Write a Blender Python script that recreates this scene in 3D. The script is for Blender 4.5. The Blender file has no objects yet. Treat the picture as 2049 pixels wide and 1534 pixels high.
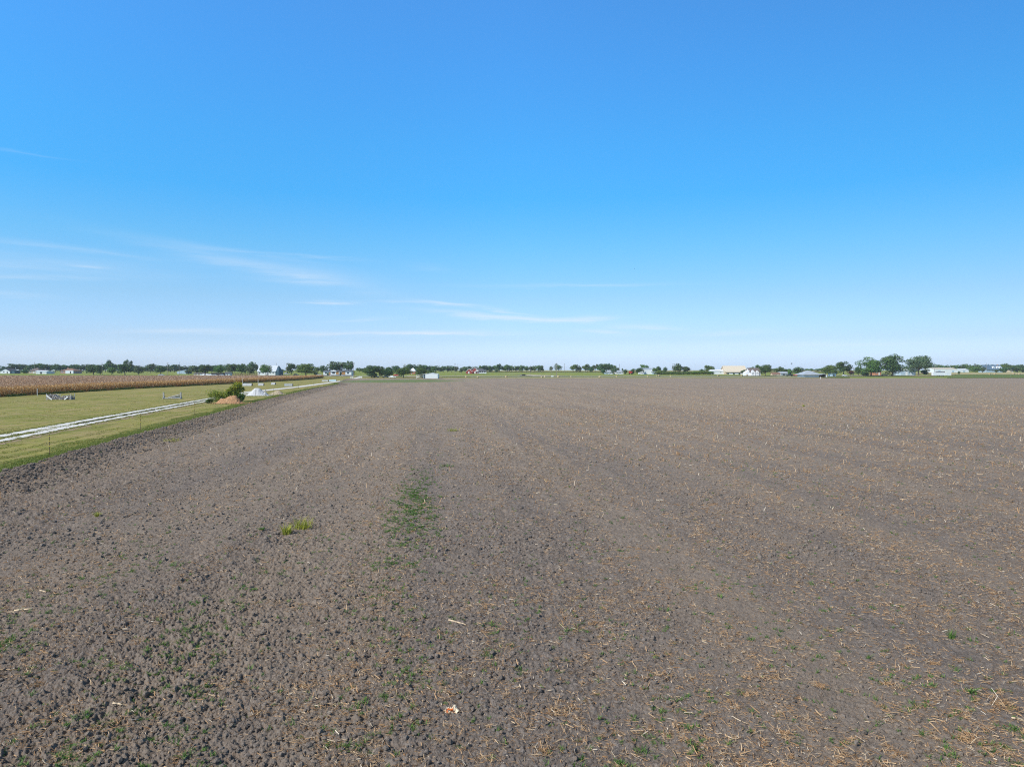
import bpy, math, random
import numpy as np
R = math.radians
scene = bpy.context.scene
COL = scene.collection
rng = np.random.default_rng(11)
random.seed(5)

# ------------------------------------------------------------------ camera
CAM_H = 6.0
FP = 1420.0            # focal length in photo pixels
CX, CY, HZ = 1024.5, 767.0, 740.0
cam_d = bpy.data.cameras.new('camera'); cam = bpy.data.objects.new('camera', cam_d); COL.objects.link(cam)
cam_d.sensor_width = 36; cam_d.lens = 36 * FP / 2049
cam_d.clip_start = 0.1; cam_d.clip_end = 60000
PITCH = math.atan((CY - HZ) / FP)
cam.location = (0, 0, CAM_H); cam.rotation_euler = (math.pi / 2 - PITCH, 0, 0)
scene.camera = cam

# ------------------------------------------------------------------ light
SUN_EL = R(41); SUN_AZ = R(-124)      # azimuth clockwise from +Y: the sun stands left and a little behind the camera
sd = (math.sin(SUN_AZ) * math.cos(SUN_EL), math.cos(SUN_AZ) * math.cos(SUN_EL), math.sin(SUN_EL))
sun_l = bpy.data.lights.new('sun', 'SUN'); sun_l.energy = 4.6; sun_l.angle = R(0.53); sun_l.color = (1.0, 0.945, 0.87)
sun = bpy.data.objects.new('sun', sun_l); COL.objects.link(sun)
from mathutils import Vector
sun.rotation_euler = Vector(sd).to_track_quat('Z', 'Y').to_euler()
sun.location = (-30, -15, 60)

scene.view_settings.view_transform = 'Standard'; scene.view_settings.look = 'None'
scene.view_settings.gamma = 1; scene.view_settings.exposure = 0.0
scene.cycles.filter_width = 1.15; scene.cycles.use_denoising = False
scene.cycles.max_bounces = 5; scene.cycles.diffuse_bounces = 2; scene.cycles.glossy_bounces = 2
scene.cycles.volume_bounces = 0; scene.cycles.transparent_max_bounces = 6

world = bpy.data.worlds.new('World'); scene.world = world; world.use_nodes = True
wn = world.node_tree; wn.nodes.clear()
def N(nt, t, **kw):
    n = nt.nodes.new(t)
    for k, v in kw.items():
        if k.startswith('i_'):
            n.inputs[k[2:].replace('_', ' ')].default_value = v
        else:
            setattr(n, k, v)
    return n
def M(nt, op, a, b=None, c=None, clamp=False):
    n = nt.nodes.new('ShaderNodeMath'); n.operation = op; n.use_clamp = clamp
    for i, v in enumerate((a, b, c)):
        if v is None: continue
        if isinstance(v, (int, float)): n.inputs[i].default_value = v
        else: nt.links.new(v, n.inputs[i])
    return n.outputs[0]
def ramp(nt, fac, stops, interp='LINEAR'):
    n = nt.nodes.new('ShaderNodeValToRGB'); n.color_ramp.interpolation = interp
    e = n.color_ramp.elements
    while len(e) < len(stops): e.new(0.5)
    for i, (p, c) in enumerate(stops):
        e[i].position = p; e[i].color = (c[0], c[1], c[2], 1) if not isinstance(c, (int, float)) else (c, c, c, 1)
    nt.links.new(fac, n.inputs[0]); return n.outputs[0]
def mixc(nt, fac, a, b, blend='MIX'):
    n = nt.nodes.new('ShaderNodeMix'); n.data_type = 'RGBA'; n.blend_type = blend
    for s, v in ((n.inputs[0], fac), (n.inputs[6], a), (n.inputs[7], b)):
        if isinstance(v, (int, float)): s.default_value = v
        elif isinstance(v, tuple): s.default_value = (v[0], v[1], v[2], 1)
        else: nt.links.new(v, s)
    return n.outputs[2]

def build_world():
    nt = wn
    sky = N(nt, 'ShaderNodeTexSky', sky_type='NISHITA', sun_disc=False)
    sky.sun_elevation = SUN_EL; sky.sun_rotation = SUN_AZ % (2 * math.pi)
    sky.altitude = 0; sky.air_density = 1.0; sky.dust_density = 0.6; sky.ozone_density = 1.6
    tc = N(nt, 'ShaderNodeTexCoord'); sep = N(nt, 'ShaderNodeSeparateXYZ')
    nt.links.new(tc.outputs['Generated'], sep.inputs[0])
    x, y, z = sep.outputs
    el = M(nt, 'ARCSINE', z)
    az = M(nt, 'ARCTAN2', x, y)
    # colour grade of the clear sky by elevation (deeper blue low down; unseen high sky greyed to cut blue fill light)
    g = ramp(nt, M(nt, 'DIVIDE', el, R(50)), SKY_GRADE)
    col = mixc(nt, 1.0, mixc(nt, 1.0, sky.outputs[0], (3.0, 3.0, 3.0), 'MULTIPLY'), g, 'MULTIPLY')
    rf = M(nt, 'MULTIPLY_ADD', M(nt, 'DIVIDE', az, 0.62, clamp=True), -0.22, 1.0)
    rc = N(nt, 'ShaderNodeCombineXYZ')
    for i_ in range(3): nt.links.new(rf, rc.inputs[i_])
    col = mixc(nt, 1.0, col, rc.outputs[0], 'MULTIPLY')
    # high thin cirrus: long wisps at fixed directions of the sky
    tot = None
    nz_in = N(nt, 'ShaderNodeCombineXYZ')
    nt.links.new(M(nt, 'MULTIPLY', az, 5.0), nz_in.inputs[0]); nt.links.new(M(nt, 'MULTIPLY', el, 60.0), nz_in.inputs[1])
    nz = N(nt, 'ShaderNodeTexNoise'); nz.inputs['Scale'].default_value = 1.6; nz.inputs['Detail'].default_value = 7; nz.inputs['Roughness'].default_value = 0.62
    nt.links.new(nz_in.outputs[0], nz.inputs['Vector'])
    wob = M(nt, 'MULTIPLY', M(nt, 'SUBTRACT', nz.outputs[0], 0.5), 0.016)
    elw = M(nt, 'ADD', el, wob)
    for (px, py, wx, wy, tilt, a) in WISPS:
        a0 = math.atan((px - CX) / FP); e0 = math.atan((HZ - py) / FP * math.cos(a0))
        sa = wx / FP; se = wy / FP
        du = M(nt, 'SUBTRACT', az, a0); dv = M(nt, 'SUBTRACT', elw, e0)
        dv = M(nt, 'MULTIPLY_ADD', du, -tilt, dv)
        uu = M(nt, 'POWER', M(nt, 'ABSOLUTE', M(nt, 'DIVIDE', du, sa)), 2.0); vv = M(nt, 'POWER', M(nt, 'ABSOLUTE', M(nt, 'DIVIDE', dv, se)), 2.0)
        gs = M(nt, 'MULTIPLY', M(nt, 'EXPONENT', M(nt, 'MULTIPLY', M(nt, 'ADD', uu, vv), -1.0)), a)
        tot = gs if tot is None else M(nt, 'ADD', tot, gs)
    fib = ramp(nt, nz.outputs[0], [(0.3, 0.25), (0.65, 1.0)])
    cloud = M(nt, 'MULTIPLY', tot, fib, clamp=True)
    # a broad thin veil low on the left
    col = mixc(nt, cloud, col, CLOUD_COL)
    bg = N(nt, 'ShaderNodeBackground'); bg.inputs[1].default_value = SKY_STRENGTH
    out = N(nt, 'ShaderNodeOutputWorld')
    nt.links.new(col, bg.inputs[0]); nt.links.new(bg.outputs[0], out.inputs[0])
HAZE = 1.0e-4
SKY_STRENGTH = 0.12
CLOUD_COL = (7.2, 7.7, 8.3)
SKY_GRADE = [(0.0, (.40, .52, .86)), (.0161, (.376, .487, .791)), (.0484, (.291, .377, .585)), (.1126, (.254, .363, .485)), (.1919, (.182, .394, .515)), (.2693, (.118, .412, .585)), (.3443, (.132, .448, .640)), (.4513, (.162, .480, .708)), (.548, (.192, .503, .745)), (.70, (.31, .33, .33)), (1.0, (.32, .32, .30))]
# photo position, half widths in photo pixels, tilt (rise per unit az), opacity
WISPS = [(520, 535, 190, 12, -0.17, .26), (610, 548, 110, 17, -0.08, .24), (480, 505, 120, 5, -0.1, .18), (620, 514, 90, 3, -.03, .20),
         (60, 528, 190, 20, 0.0, .18), (60, 556, 110, 4, 0.05, .22), (130, 497, 110, 4, -0.04, .22), (10, 588, 60, 4, 0, .18), (45, 308, 60, 2.5, -.01, .12), (180, 533, 25, 3, 0, .22),
         (662, 606, 48, 3.4, 0, .5), (905, 609, 60, 3.6, -0.10, .62), (800, 604, 60, 2.5, 0, .25), (940, 628, 90, 4, -0.08, .42), (1060, 638, 120, 4, -0.05, .62), (1180, 638, 50, 5, 0.03, .55), (1290, 655, 60, 4, -.05, .45), (1210, 664, 45, 5, -.08, .42), (1000, 622, 70, 2.5, -.12, .3),
         (800, 668, 190, 3.6, 0.01, .55), (860, 665, 90, 4, 0.02, .4), (360, 662, 90, 5, 0.04, .40), (560, 668, 160, 4, .02, .2), (730, 640, 60, 3, .05, .22), (1460, 666, 60, 5, 0.05, .25), (1600, 690, 250, 5, 0, .2),
         (1100, 573, 200, 3, .0, .12), (1180, 570, 110, 3, .0, .16), (300, 705, 420, 14, 0, .18), (860, 535, 40, 8, -.1, .06)]

# ------------------------------------------------------------------ terrain
TY = np.array([-4000, 0, 440, 470, 500, 560, 620, 700, 800, 1100, 2000, 6000, 30000.])
TZ = np.array([0, 0, 0, .12, .38, 1.0, 1.7, 2.5, 3.0, 3.7, 4.6, 5.0, 5.0])
def T(y): return np.interp(y, TY, TZ)
def at(px, py, z=0.0):
    """point of the ground seen at a photo position"""
    dx = (px - CX) / FP; dv = (CY - py) / FP
    d = (dx, math.cos(PITCH) + dv * math.sin(PITCH), -math.sin(PITCH) + dv * math.cos(PITCH))
    t = 1.0; prev = 0.0
    lo, hi = 0.5, 20000.0
    f = lambda t: CAM_H + t * d[2] - float(T(t * d[1])) - z
    for _ in range(60):
        m = (lo + hi) / 2
        if f(m) > 0: lo = m
        else: hi = m
    return Vector((lo * d[0], lo * d[1], float(T(lo * d[1])) + z))
def gx(px, Y): return (px - CX) / FP * Y
def hz(py, Y): return CAM_H + (HZ - py) / FP * Y          # height of a photo row at distance Y

# ------------------------------------------------------------------ noise (numpy)
def _h(ix, iy, s):
    v = (ix.astype(np.int64) * 374761393 + iy.astype(np.int64) * 668265263 + s * 974634777) & 0xFFFFFFFF
    v = ((v ^ (v >> 13)) * 1274126177) & 0xFFFFFFFF
    v = v ^ (v >> 16)
    return (v & 0xFFFFFF).astype(np.float32) / float(0x1000000)
def pnoise(x, y, s=0):
    ix = np.floor(x); iy = np.floor(y); fx = (x - ix).astype(np.float32); fy = (y - iy).astype(np.float32)
    ix = ix.astype(np.int64); iy = iy.astype(np.int64)
    u = fx * fx * (3 - 2 * fx); v = fy * fy * (3 - 2 * fy)
    def g(a, b, dx, dy):
        an = _h(a, b, s) * 6.2831853
        return np.cos(an) * dx + np.sin(an) * dy
    a = g(ix, iy, fx, fy); b = g(ix + 1, iy, fx - 1, fy); c = g(ix, iy + 1, fx, fy - 1); d = g(ix + 1, iy + 1, fx - 1, fy - 1)
    return ((a * (1 - u) + b * u) * (1 - v) + (c * (1 - u) + d * u) * v) * 1.5
def lumps(x, y, s, rmin, rmax, keep=0.8):
    """rounded clods: one sphere cap per cell, highest wins (cell size 1)"""
    ix = np.floor(x).astype(np.int64); iy = np.floor(y).astype(np.int64)
    best = np.zeros(x.shape, np.float32)
    for dx in (-1, 0, 1):
        for dy in (-1, 0, 1):
            cx = ix + dx; cy = iy + dy
            px = cx + _h(cx, cy, s); py = cy + _h(cx, cy, s + 1)
            r = rmin + (rmax - rmin) * _h(cx, cy, s + 2) ** 2
            on = _h(cx, cy, s + 3) < keep
            st = 0.6 + 0.8 * _h(cx, cy, s + 4)
            q = r * r - (x - px) ** 2 * st - (y - py) ** 2 / st
            v = np.sqrt(np.maximum(q, 0)) * on
            best = np.maximum(best, v)
    return best

# ------------------------------------------------------------------ object helpers
def link(o, parent=None):
    COL.objects.link(o)
    if parent is not None: o.parent = parent
    return o
def mesh_obj(name, verts, faces, mat, parent=None, smooth=False):
    me = bpy.data.meshes.new(name); me.from_pydata([tuple(v) for v in verts], [], faces)
    me.update()
    if mat is not None: me.materials.append(mat)
    if smooth: me.polygons.foreach_set('use_smooth', [True] * len(me.polygons))
    return link(bpy.data.objects.new(name, me), parent)
def np_mesh(name, V, F, mat, smooth=False):
    """V (n,3) float, F (m,k) int"""
    me = bpy.data.meshes.new(name); n, m, k = len(V), len(F), F.shape[1]
    me.vertices.add(n); me.vertices.foreach_set('co', V.astype(np.float32).ravel())
    me.loops.add(m * k); me.loops.foreach_set('vertex_index', F.astype(np.int32).ravel())
    me.polygons.add(m); me.polygons.foreach_set('loop_start', (np.arange(m) * k).astype(np.int32))
    try: me.polygons.foreach_set('loop_total', np.full(m, k, np.int32))
    except Exception: pass
    me.polygons.foreach_set('use_smooth', np.full(m, smooth))
    me.update(calc_edges=True); me.materials.append(mat)
    return me
def np_obj(name, V, F, mat, parent=None, smooth=False):
    return link(bpy.data.objects.new(name, np_mesh(name, V, F, mat, smooth)), parent)
def tag(o, label=None, cat=None, group=None, kind=None):
    if label: o['label'] = label
    if cat: o['category'] = cat
    if group: o['group'] = group
    if kind: o['kind'] = kind
    return o
def empty(name, loc, rz=0.0):
    o = bpy.data.objects.new(name, None); o.location = loc; o.rotation_euler = (0, 0, rz); o.empty_display_size = .2
    return link(o)
class MB:
    def __init__(s): s.v = []; s.f = []
    def add(s, vs, fs):
        b = len(s.v); s.v += [tuple(v) for v in vs]; s.f += [tuple(i + b for i in f) for f in fs]; return s
    def box(s, x0, x1, y0, y1, z0, z1):
        return s.add([(x0, y0, z0), (x1, y0, z0), (x1, y1, z0), (x0, y1, z0), (x0, y0, z1), (x1, y0, z1), (x1, y1, z1), (x0, y1, z1)],
                     [(0, 3, 2, 1), (4, 5, 6, 7), (0, 1, 5, 4), (1, 2, 6, 5), (2, 3, 7, 6), (3, 0, 4, 7)])
    def tube(s, p, q, r0, r1=None, n=8, caps=True):
        r1 = r0 if r1 is None else r1
        p, q = Vector(p), Vector(q); d = (q - p).normalized()
        a = d.orthogonal().normalized(); b = d.cross(a)
        vs = []
        for c, r in ((p, r0), (q, r1)):
            for i in range(n):
                t = 2 * math.pi * i / n; vs.append(c + a * r * math.cos(t) + b * r * math.sin(t))
        fs = [(i, (i + 1) % n, n + (i + 1) % n, n + i) for i in range(n)]
        if caps: fs += [tuple(range(n - 1, -1, -1)), tuple(range(n, 2 * n))]
        return s.add(vs, fs)
    def bar(s, p, q, w, h):
        """rectangular bar between two points"""
        p, q = Vector(p), Vector(q); d = (q - p).normalized()
        up = Vector((0, 0, 1)) if abs(d.z) < .95 else Vector((0, 1, 0))
        a = d.cross(up).normalized() * w / 2; b = a.cross(d).normalized() * h / 2
        vs = [c + sa * a + sb * b for c in (p, q) for sa, sb in ((-1, -1), (1, -1), (1, 1), (-1, 1))]
        return s.add(vs, [(0, 3, 2, 1), (4, 5, 6, 7), (0, 1, 5, 4), (1, 2, 6, 5), (2, 3, 7, 6), (3, 0, 4, 7)])
    def build(s, name, mat, parent=None, smooth=False): return mesh_obj(name, s.v, s.f, mat, parent, smooth)

# ------------------------------------------------------------------ materials
def mat(name, col, rough=0.9, var=0.0, vscale=3.0, bump=0.0, bscale=20.0, metal=0.0, spec=0.3, col2=None):
    m = bpy.data.materials.new(name); m.use_nodes = True; nt = m.node_tree
    b = nt.nodes['Principled BSDF']; b.inputs['Roughness'].default_value = rough; b.inputs['Metallic'].default_value = metal
    b.inputs['Specular IOR Level'].default_value = spec
    tc = N(nt, 'ShaderNodeTexCoord')
    if var or col2:
        nz = N(nt, 'ShaderNodeTexNoise'); nz.inputs['Scale'].default_value = vscale; nz.inputs['Detail'].default_value = 5
        nt.links.new(tc.outputs['Object'], nz.inputs['Vector'])
        c2 = col2 or tuple(c * (1 - var) for c in col)
        c1 = col if col2 else tuple(min(1, c * (1 + var * .6)) for c in col)
        nt.links.new(ramp(nt, nz.outputs[0], [(0.35, c2), (0.65, c1)]), b.inputs['Base Color'])
    else: b.inputs['Base Color'].default_value = (*col, 1)
    if bump:
        nb = N(nt, 'ShaderNodeTexNoise'); nb.inputs['Scale'].default_value = bscale; nb.inputs['Detail'].default_value = 4
        nt.links.new(tc.outputs['Object'], nb.inputs['Vector'])
        bp = N(nt, 'ShaderNodeBump'); bp.inputs['Strength'].default_value = bump; bp.inputs['Distance'].default_value = .05
        nt.links.new(nb.outputs[0], bp.inputs['Height']); nt.links.new(bp.outputs[0], b.inputs['Normal'])
    return m
def island_mat(name, stops, rough=0.85, trans=0.0, obj_var=0.0, spec=.2):
    """colour varies from leaf to leaf (per mesh island) and a little from plant to plant"""
    m = bpy.data.materials.new(name); m.use_nodes = True; nt = m.node_tree
    b = nt.nodes['Principled BSDF']; b.inputs['Roughness'].default_value = rough; b.inputs['Specular IOR Level'].default_value = spec
    g = N(nt, 'ShaderNodeNewGeometry')
    c = ramp(nt, g.outputs['Random Per Island'], stops)
    if obj_var:
        oi = N(nt, 'ShaderNodeObjectInfo')
        v = M(nt, 'MULTIPLY_ADD', oi.outputs['Random'], obj_var * 2, 1 - obj_var)
        hs = N(nt, 'ShaderNodeHueSaturation'); nt.links.new(v, hs.inputs['Value']); nt.links.new(c, hs.inputs['Color'])
        nt.links.new(M(nt, 'MULTIPLY_ADD', oi.outputs['Random'], 0.05, 0.475), hs.inputs['Hue'])
        c = hs.outputs[0]
    nt.links.new(c, b.inputs['Base Color'])
    if trans:
        tr = N(nt, 'ShaderNodeBsdfTranslucent'); nt.links.new(c, tr.inputs[0])
        mx = N(nt, 'ShaderNodeMixShader'); mx.inputs[0].default_value = trans
        nt.links.new(b.outputs[0], mx.inputs[1]); nt.links.new(tr.outputs[0], mx.inputs[2])
        nt.links.new(mx.outputs[0], nt.nodes['Material Output'].inputs[0])
    return m

FIELD_SLOPE = -0.10     # rows run towards (-.16, 1)
def soil_material():
    m = bpy.data.materials.new('plowed_soil'); m.use_nodes = True; nt = m.node_tree
    b = nt.nodes['Principled BSDF']; b.inputs['Roughness'].default_value = 1.0; b.inputs['Specular IOR Level'].default_value = 0.05
    geo = N(nt, 'ShaderNodeNewGeometry'); pos = geo.outputs['Position']
    sep = N(nt, 'ShaderNodeSeparateXYZ'); nt.links.new(pos, sep.inputs[0])
    def nz(scale, det=4, rough=.55, vec=None):
        n = N(nt, 'ShaderNodeTexNoise'); n.inputs['Scale'].default_value = scale; n.inputs['Detail'].default_value = det; n.inputs['Roughness'].default_value = rough
        nt.links.new(vec or pos, n.inputs['Vector']); return n.outputs[0]
    fine = nz(9, 6, .7)
    c = ramp(nt, fine, [(0.3, SOIL[0]), (0.5, SOIL[1]), (0.72, SOIL[2])])
    med = nz(.9, 4)
    c = mixc(nt, ramp(nt, med, [(.4, 0.0), (.7, .45)]), c, SOIL[3])
    # tillage bands along the rows, and a browner, strawier far half
    u = M(nt, 'MULTIPLY_ADD', sep.outputs[1], -FIELD_SLOPE, sep.outputs[0])
    cv = N(nt, 'ShaderNodeCombineXYZ'); nt.links.new(M(nt, 'MULTIPLY', u, .22), cv.inputs[0]); nt.links.new(M(nt, 'MULTIPLY', sep.outputs[1], .012), cv.inputs[1])
    band = nz(1.0, 3, .6, cv.outputs[0])
    c = mixc(nt, ramp(nt, band, [(.40, 0.0), (.60, .55)]), c, (.31, .245, .185))
    c = mixc(nt, ramp(nt, nz(13, 3, .8), [(.56, 0.0), (.66, .55)]), c, (.34, .22, .13))
    # straw flecks, only where single straws are too small to be told apart
    dist = sep.outputs[1]
    farness = M(nt, 'DIVIDE', M(nt, 'SUBTRACT', dist, 30.0), 90.0, clamp=True)
    fl = nz(4.2, 3, .75); fl2 = nz(1.1, 4, .7)
    flm = ramp(nt, M(nt, 'ADD', M(nt, 'MULTIPLY', fl, .7), M(nt, 'MULTIPLY', fl2, .3)), [(.505, 0.0), (.575, 1.0)])
    c = mixc(nt, M(nt, 'MULTIPLY', M(nt, 'MULTIPLY', flm, farness), .85), c, (.50, .37, .24))
    # sparse green growth over patches of the field
    gr = nz(.035, 5, .65)
    gf = M(nt, 'MULTIPLY', ramp(nt, gr, [(.50, 0.0), (.64, 1.0)]), ramp(nt, nz(2.3, 4, .8), [(.5, 0.0), (.62, 1.0)]))
    c = mixc(nt, M(nt, 'MULTIPLY', gf, M(nt, 'MULTIPLY', farness, .5)), c, (.16, .18, .07))
    # green end of the field by the driveway
    gx_ = M(nt, 'DIVIDE', M(nt, 'SUBTRACT', sep.outputs[0], -62.0), 45.0)
    gy_ = M(nt, 'DIVIDE', M(nt, 'SUBTRACT', dist, 385.0), 75.0)
    e = M(nt, 'EXPONENT', M(nt, 'MULTIPLY', M(nt, 'ADD', M(nt, 'POWER', M(nt, 'ABSOLUTE', gx_), 2.0), M(nt, 'POWER', M(nt, 'ABSOLUTE', gy_), 2.0)), -1.0))
    gm = ramp(nt, M(nt, 'ADD', e, M(nt, 'MULTIPLY', M(nt, 'SUBTRACT', nz(.25, 5, .7), .5), 1.1)), [(.45, 0.0), (.8, .85)])
    c = mixc(nt, gm, c, (.13, .19, .055))
    at_ = N(nt, 'ShaderNodeAttribute'); at_.attribute_name = 'moist'
    c = mixc(nt, M(nt, 'MULTIPLY', at_.outputs['Fac'], .55), c, (.085, .068, .056))
    nt.links.new(c, b.inputs['Base Color'])
    bh = M(nt, 'ADD', M(nt, 'MULTIPLY', nz(16, 6, .7), 1.0), M(nt, 'MULTIPLY', nz(60, 3, .6), .35))
    bp = N(nt, 'ShaderNodeBump'); bp.inputs['Strength'].default_value = 1.0; bp.inputs['Distance'].default_value = .06
    nt.links.new(bh, bp.inputs['Height']); nt.links.new(bp.outputs[0], b.inputs['Normal'])
    return m
SOIL = [(.105, .080, .062), (.200, .168, .144), (.315, .268, .231), (.265, .224, .190)]

def ground_material(name, cols, patch, patch_amt, scales=(6, .9, .06), bump=.6, stripes=0):
    m = bpy.data.materials.new(name); m.use_nodes = True; nt = m.node_tree
    b = nt.nodes['Principled BSDF']; b.inputs['Roughness'].default_value = 1.0; b.inputs['Specular IOR Level'].default_value = 0.05
    geo = N(nt, 'ShaderNodeNewGeometry'); pos = geo.outputs['Position']
    def nz(scale, det=4, rough=.6, vec=None):
        n = N(nt, 'ShaderNodeTexNoise'); n.inputs['Scale'].default_value = scale; n.inputs['Detail'].default_value = det; n.inputs['Roughness'].default_value = rough
        nt.links.new(vec or pos, n.inputs['Vector']); return n.outputs[0]
    c = ramp(nt, nz(scales[0], 5, .7), [(.3, cols[0]), (.7, cols[1])])
    c = mixc(nt, ramp(nt, nz(scales[1], 5, .7), [(.42, 0.0), (.68, patch_amt)]), c, patch)
    c = mixc(nt, ramp(nt, nz(scales[2], 4, .6), [(.42, 0.0), (.66, patch_amt)]), c, patch)
    if stripes:
        sp = N(nt, 'ShaderNodeSeparateXYZ'); nt.links.new(pos, sp.inputs[0])
        u = M(nt, 'MULTIPLY_ADD', sp.outputs[1], .146, sp.outputs[0])
        cv = N(nt, 'ShaderNodeCombineXYZ'); nt.links.new(M(nt, 'MULTIPLY', u, .9), cv.inputs[0]); nt.links.new(M(nt, 'MULTIPLY', sp.outputs[1], .05), cv.inputs[1])
        c = mixc(nt, ramp(nt, nz(1.0, 4, .65, cv.outputs[0]), [(.4, 0.0), (.62, .6)]), c, (cols[0][0] * .62, cols[0][1] * .72, cols[0][2] * .7))
        cv2 = N(nt, 'ShaderNodeCombineXYZ'); nt.links.new(M(nt, 'MULTIPLY', u, .25), cv2.inputs[0]); nt.links.new(M(nt, 'MULTIPLY', sp.outputs[1], .4), cv2.inputs[1])
        c = mixc(nt, ramp(nt, nz(1.0, 5, .7, cv2.outputs[0]), [(.46, 0.0), (.64, .75)]), c, (.36, .27, .14))
    nt.links.new(c, b.inputs['Base Color'])
    bp = N(nt, 'ShaderNodeBump'); bp.inputs['Strength'].default_value = bump; bp.inputs['Distance'].default_value = .06
    nt.links.new(nz(11, 5, .7), bp.inputs['Height']); nt.links.new(bp.outputs[0], b.inputs['Normal'])
    return m

MT = {}
MT['soil'] = soil_material()
MT['pasture'] = ground_material('pasture_grass', ((.14, .195, .03), (.23, .285, .05)), (.32, .30, .10), .5, (1.2, .1, .012), .3)
MT['lawn'] = ground_material('mown_lawn', ((.175, .20, .035), (.33, .315, .08)), (.43, .33, .14), .6, (5, .7, .05), .7, stripes=1)
MT['verge'] = ground_material('dry_verge', ((.40, .32, .16), (.52, .43, .24)), (.24, .25, .08), .5, (2, .2, .03), .3)
MT['weeds'] = ground_material('rank_grass', ((.07, .12, .03), (.13, .19, .05)), (.20, .22, .07), .4, (2, .3, .03), .5)
MT['gravel'] = ground_material('white_gravel', ((.60, .58, .54), (.80, .785, .75)), (.62, .57, .49), .4, (9, 2.0, .3), .6)
MT['road'] = ground_material('pale_road', ((.46, .42, .34), (.60, .55, .46)), (.50, .42, .28), .4, (2, .4, .05), .2)
MT['dirt'] = ground_material('bare_dirt', ((.30, .22, .15), (.42, .31, .22)), (.24, .22, .1), .5, (3, .5, .05), .4)
MT['reddirt'] = ground_material('orange_subsoil', ((.32, .16, .08), (.55, .32, .18)), (.30, .22, .11), .3, (3, 1.1, .3), 1.0)
MT['tandirt'] = ground_material('tan_dirt', ((.36, .28, .20), (.52, .42, .31)), (.28, .27, .14), .35, (3, 1.1, .3), 1.0)
MT['limestone'] = ground_material('crushed_limestone', ((.46, .46, .455), (.66, .66, .655)), (.52, .51, .49), .4, (5, 1.4, .3), 1.0)
MT['white'] = mat('white_siding', (.78, .79, .80), .6, .06, 1.5)
MT['cream'] = mat('cream_metal_roof', (.68, .585, .44), .5, .05, 1)
MT['bluegrey'] = mat('pale_blue_steel', (.42, .52, .60), .5, .06, 1)
MT['paleroof'] = mat('pale_metal_roof', (.60, .64, .68), .5, .05, 1)
MT['steel'] = mat('galvanised_steel', (.50, .53, .55), .45, .12, .6, metal=.2)
MT['tealdark'] = mat('dark_teal_tone', (.06, .12, .15), .7, .15, 1)  # for house sides turned from the sun, shade put into the colour
MT['shingle'] = mat('grey_shingles', (.10, .105, .115), .9, .2, 2)
MT['shinglebrown'] = mat('brown_grey_shingles', (.17, .135, .12), .9, .2, 2)
MT['shinglered'] = mat('russet_shingles', (.30, .17, .12), .9, .2, 2)
MT['shingleblue'] = mat('slate_blue_shingles', (.10, .16, .22), .85, .2, 2)
MT['brick'] = mat('red_brick', (.34, .075, .06), .9, .2, 3)
MT['brickorange'] = mat('orange_brick', (.46, .20, .11), .9, .2, 3)
MT['brickpink'] = mat('pinkish_brick', (.46, .30, .24), .9, .15, 3)
MT['tan'] = mat('tan_siding', (.55, .44, .31), .8, .1, 2)
MT['wood'] = mat('stained_cedar', (.45, .23, .08), .7, .2, 4)
MT['oldwood'] = mat('weathered_timber', (.40, .39, .37), .9, .25, 5, .4, 30)
MT['darkwood'] = mat('dark_old_timber', (.10, .075, .06), .9, .3, 4)
MT['polewood'] = mat('pole_timber', (.26, .23, .20), .9, .2, 5)
MT['glass'] = mat('window_glass', (.03, .04, .05), .15, spec=.6)
MT['trim'] = mat('white_trim', (.80, .80, .79), .6)
MT['black'] = mat('black_paint', (.012, .012, .014), .3, spec=.5)
MT['carwhite'] = mat('white_car_paint', (.78, .78, .78), .3, spec=.5)
MT['cargrey'] = mat('silver_car_paint', (.38, .40, .42), .3, spec=.5)
MT['carred'] = mat('red_car_paint', (.50, .03, .02), .35, spec=.5)
MT['tyre'] = mat('tyre_rubber', (.02, .02, .02), .9)
MT['hay'] = mat('hay', (.46, .36, .21), .95, .3, 3, .6, 20)
MT['bark'] = mat('bark', (.12, .095, .075), .95, .3, 6, .6, 15)
MT['tpost'] = mat('rusty_green_steel', (.13, .12, .07), .8, .4, 8, col2=(.20, .10, .055))
MT['yellow'] = mat('yellow_plastic', (.80, .62, .10), .5)
MT['pvc'] = mat('white_plastic', (.80, .80, .77), .5)
MT['wire'] = mat('aluminium_wire', (.55, .57, .58), .5)
MT['slatered'] = mat('red_panel', (.45, .04, .03), .5)
MT['paper'] = mat('crumpled_wrapper', (.74, .62, .44), .7, .1, 8)
MT['paperorange'] = mat('orange_print', (.62, .14, .02), .7, .1, 8)
MT['log'] = mat('split_log', (.30, .27, .25), .95, .35, 3, .5, 20)
MT['logend'] = mat('log_end_grain', (.46, .42, .38), .95, .25, 9)
MT['skyblue'] = mat('pale_blue_paint', (.45, .62, .70), .6, .1, 2)
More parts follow.
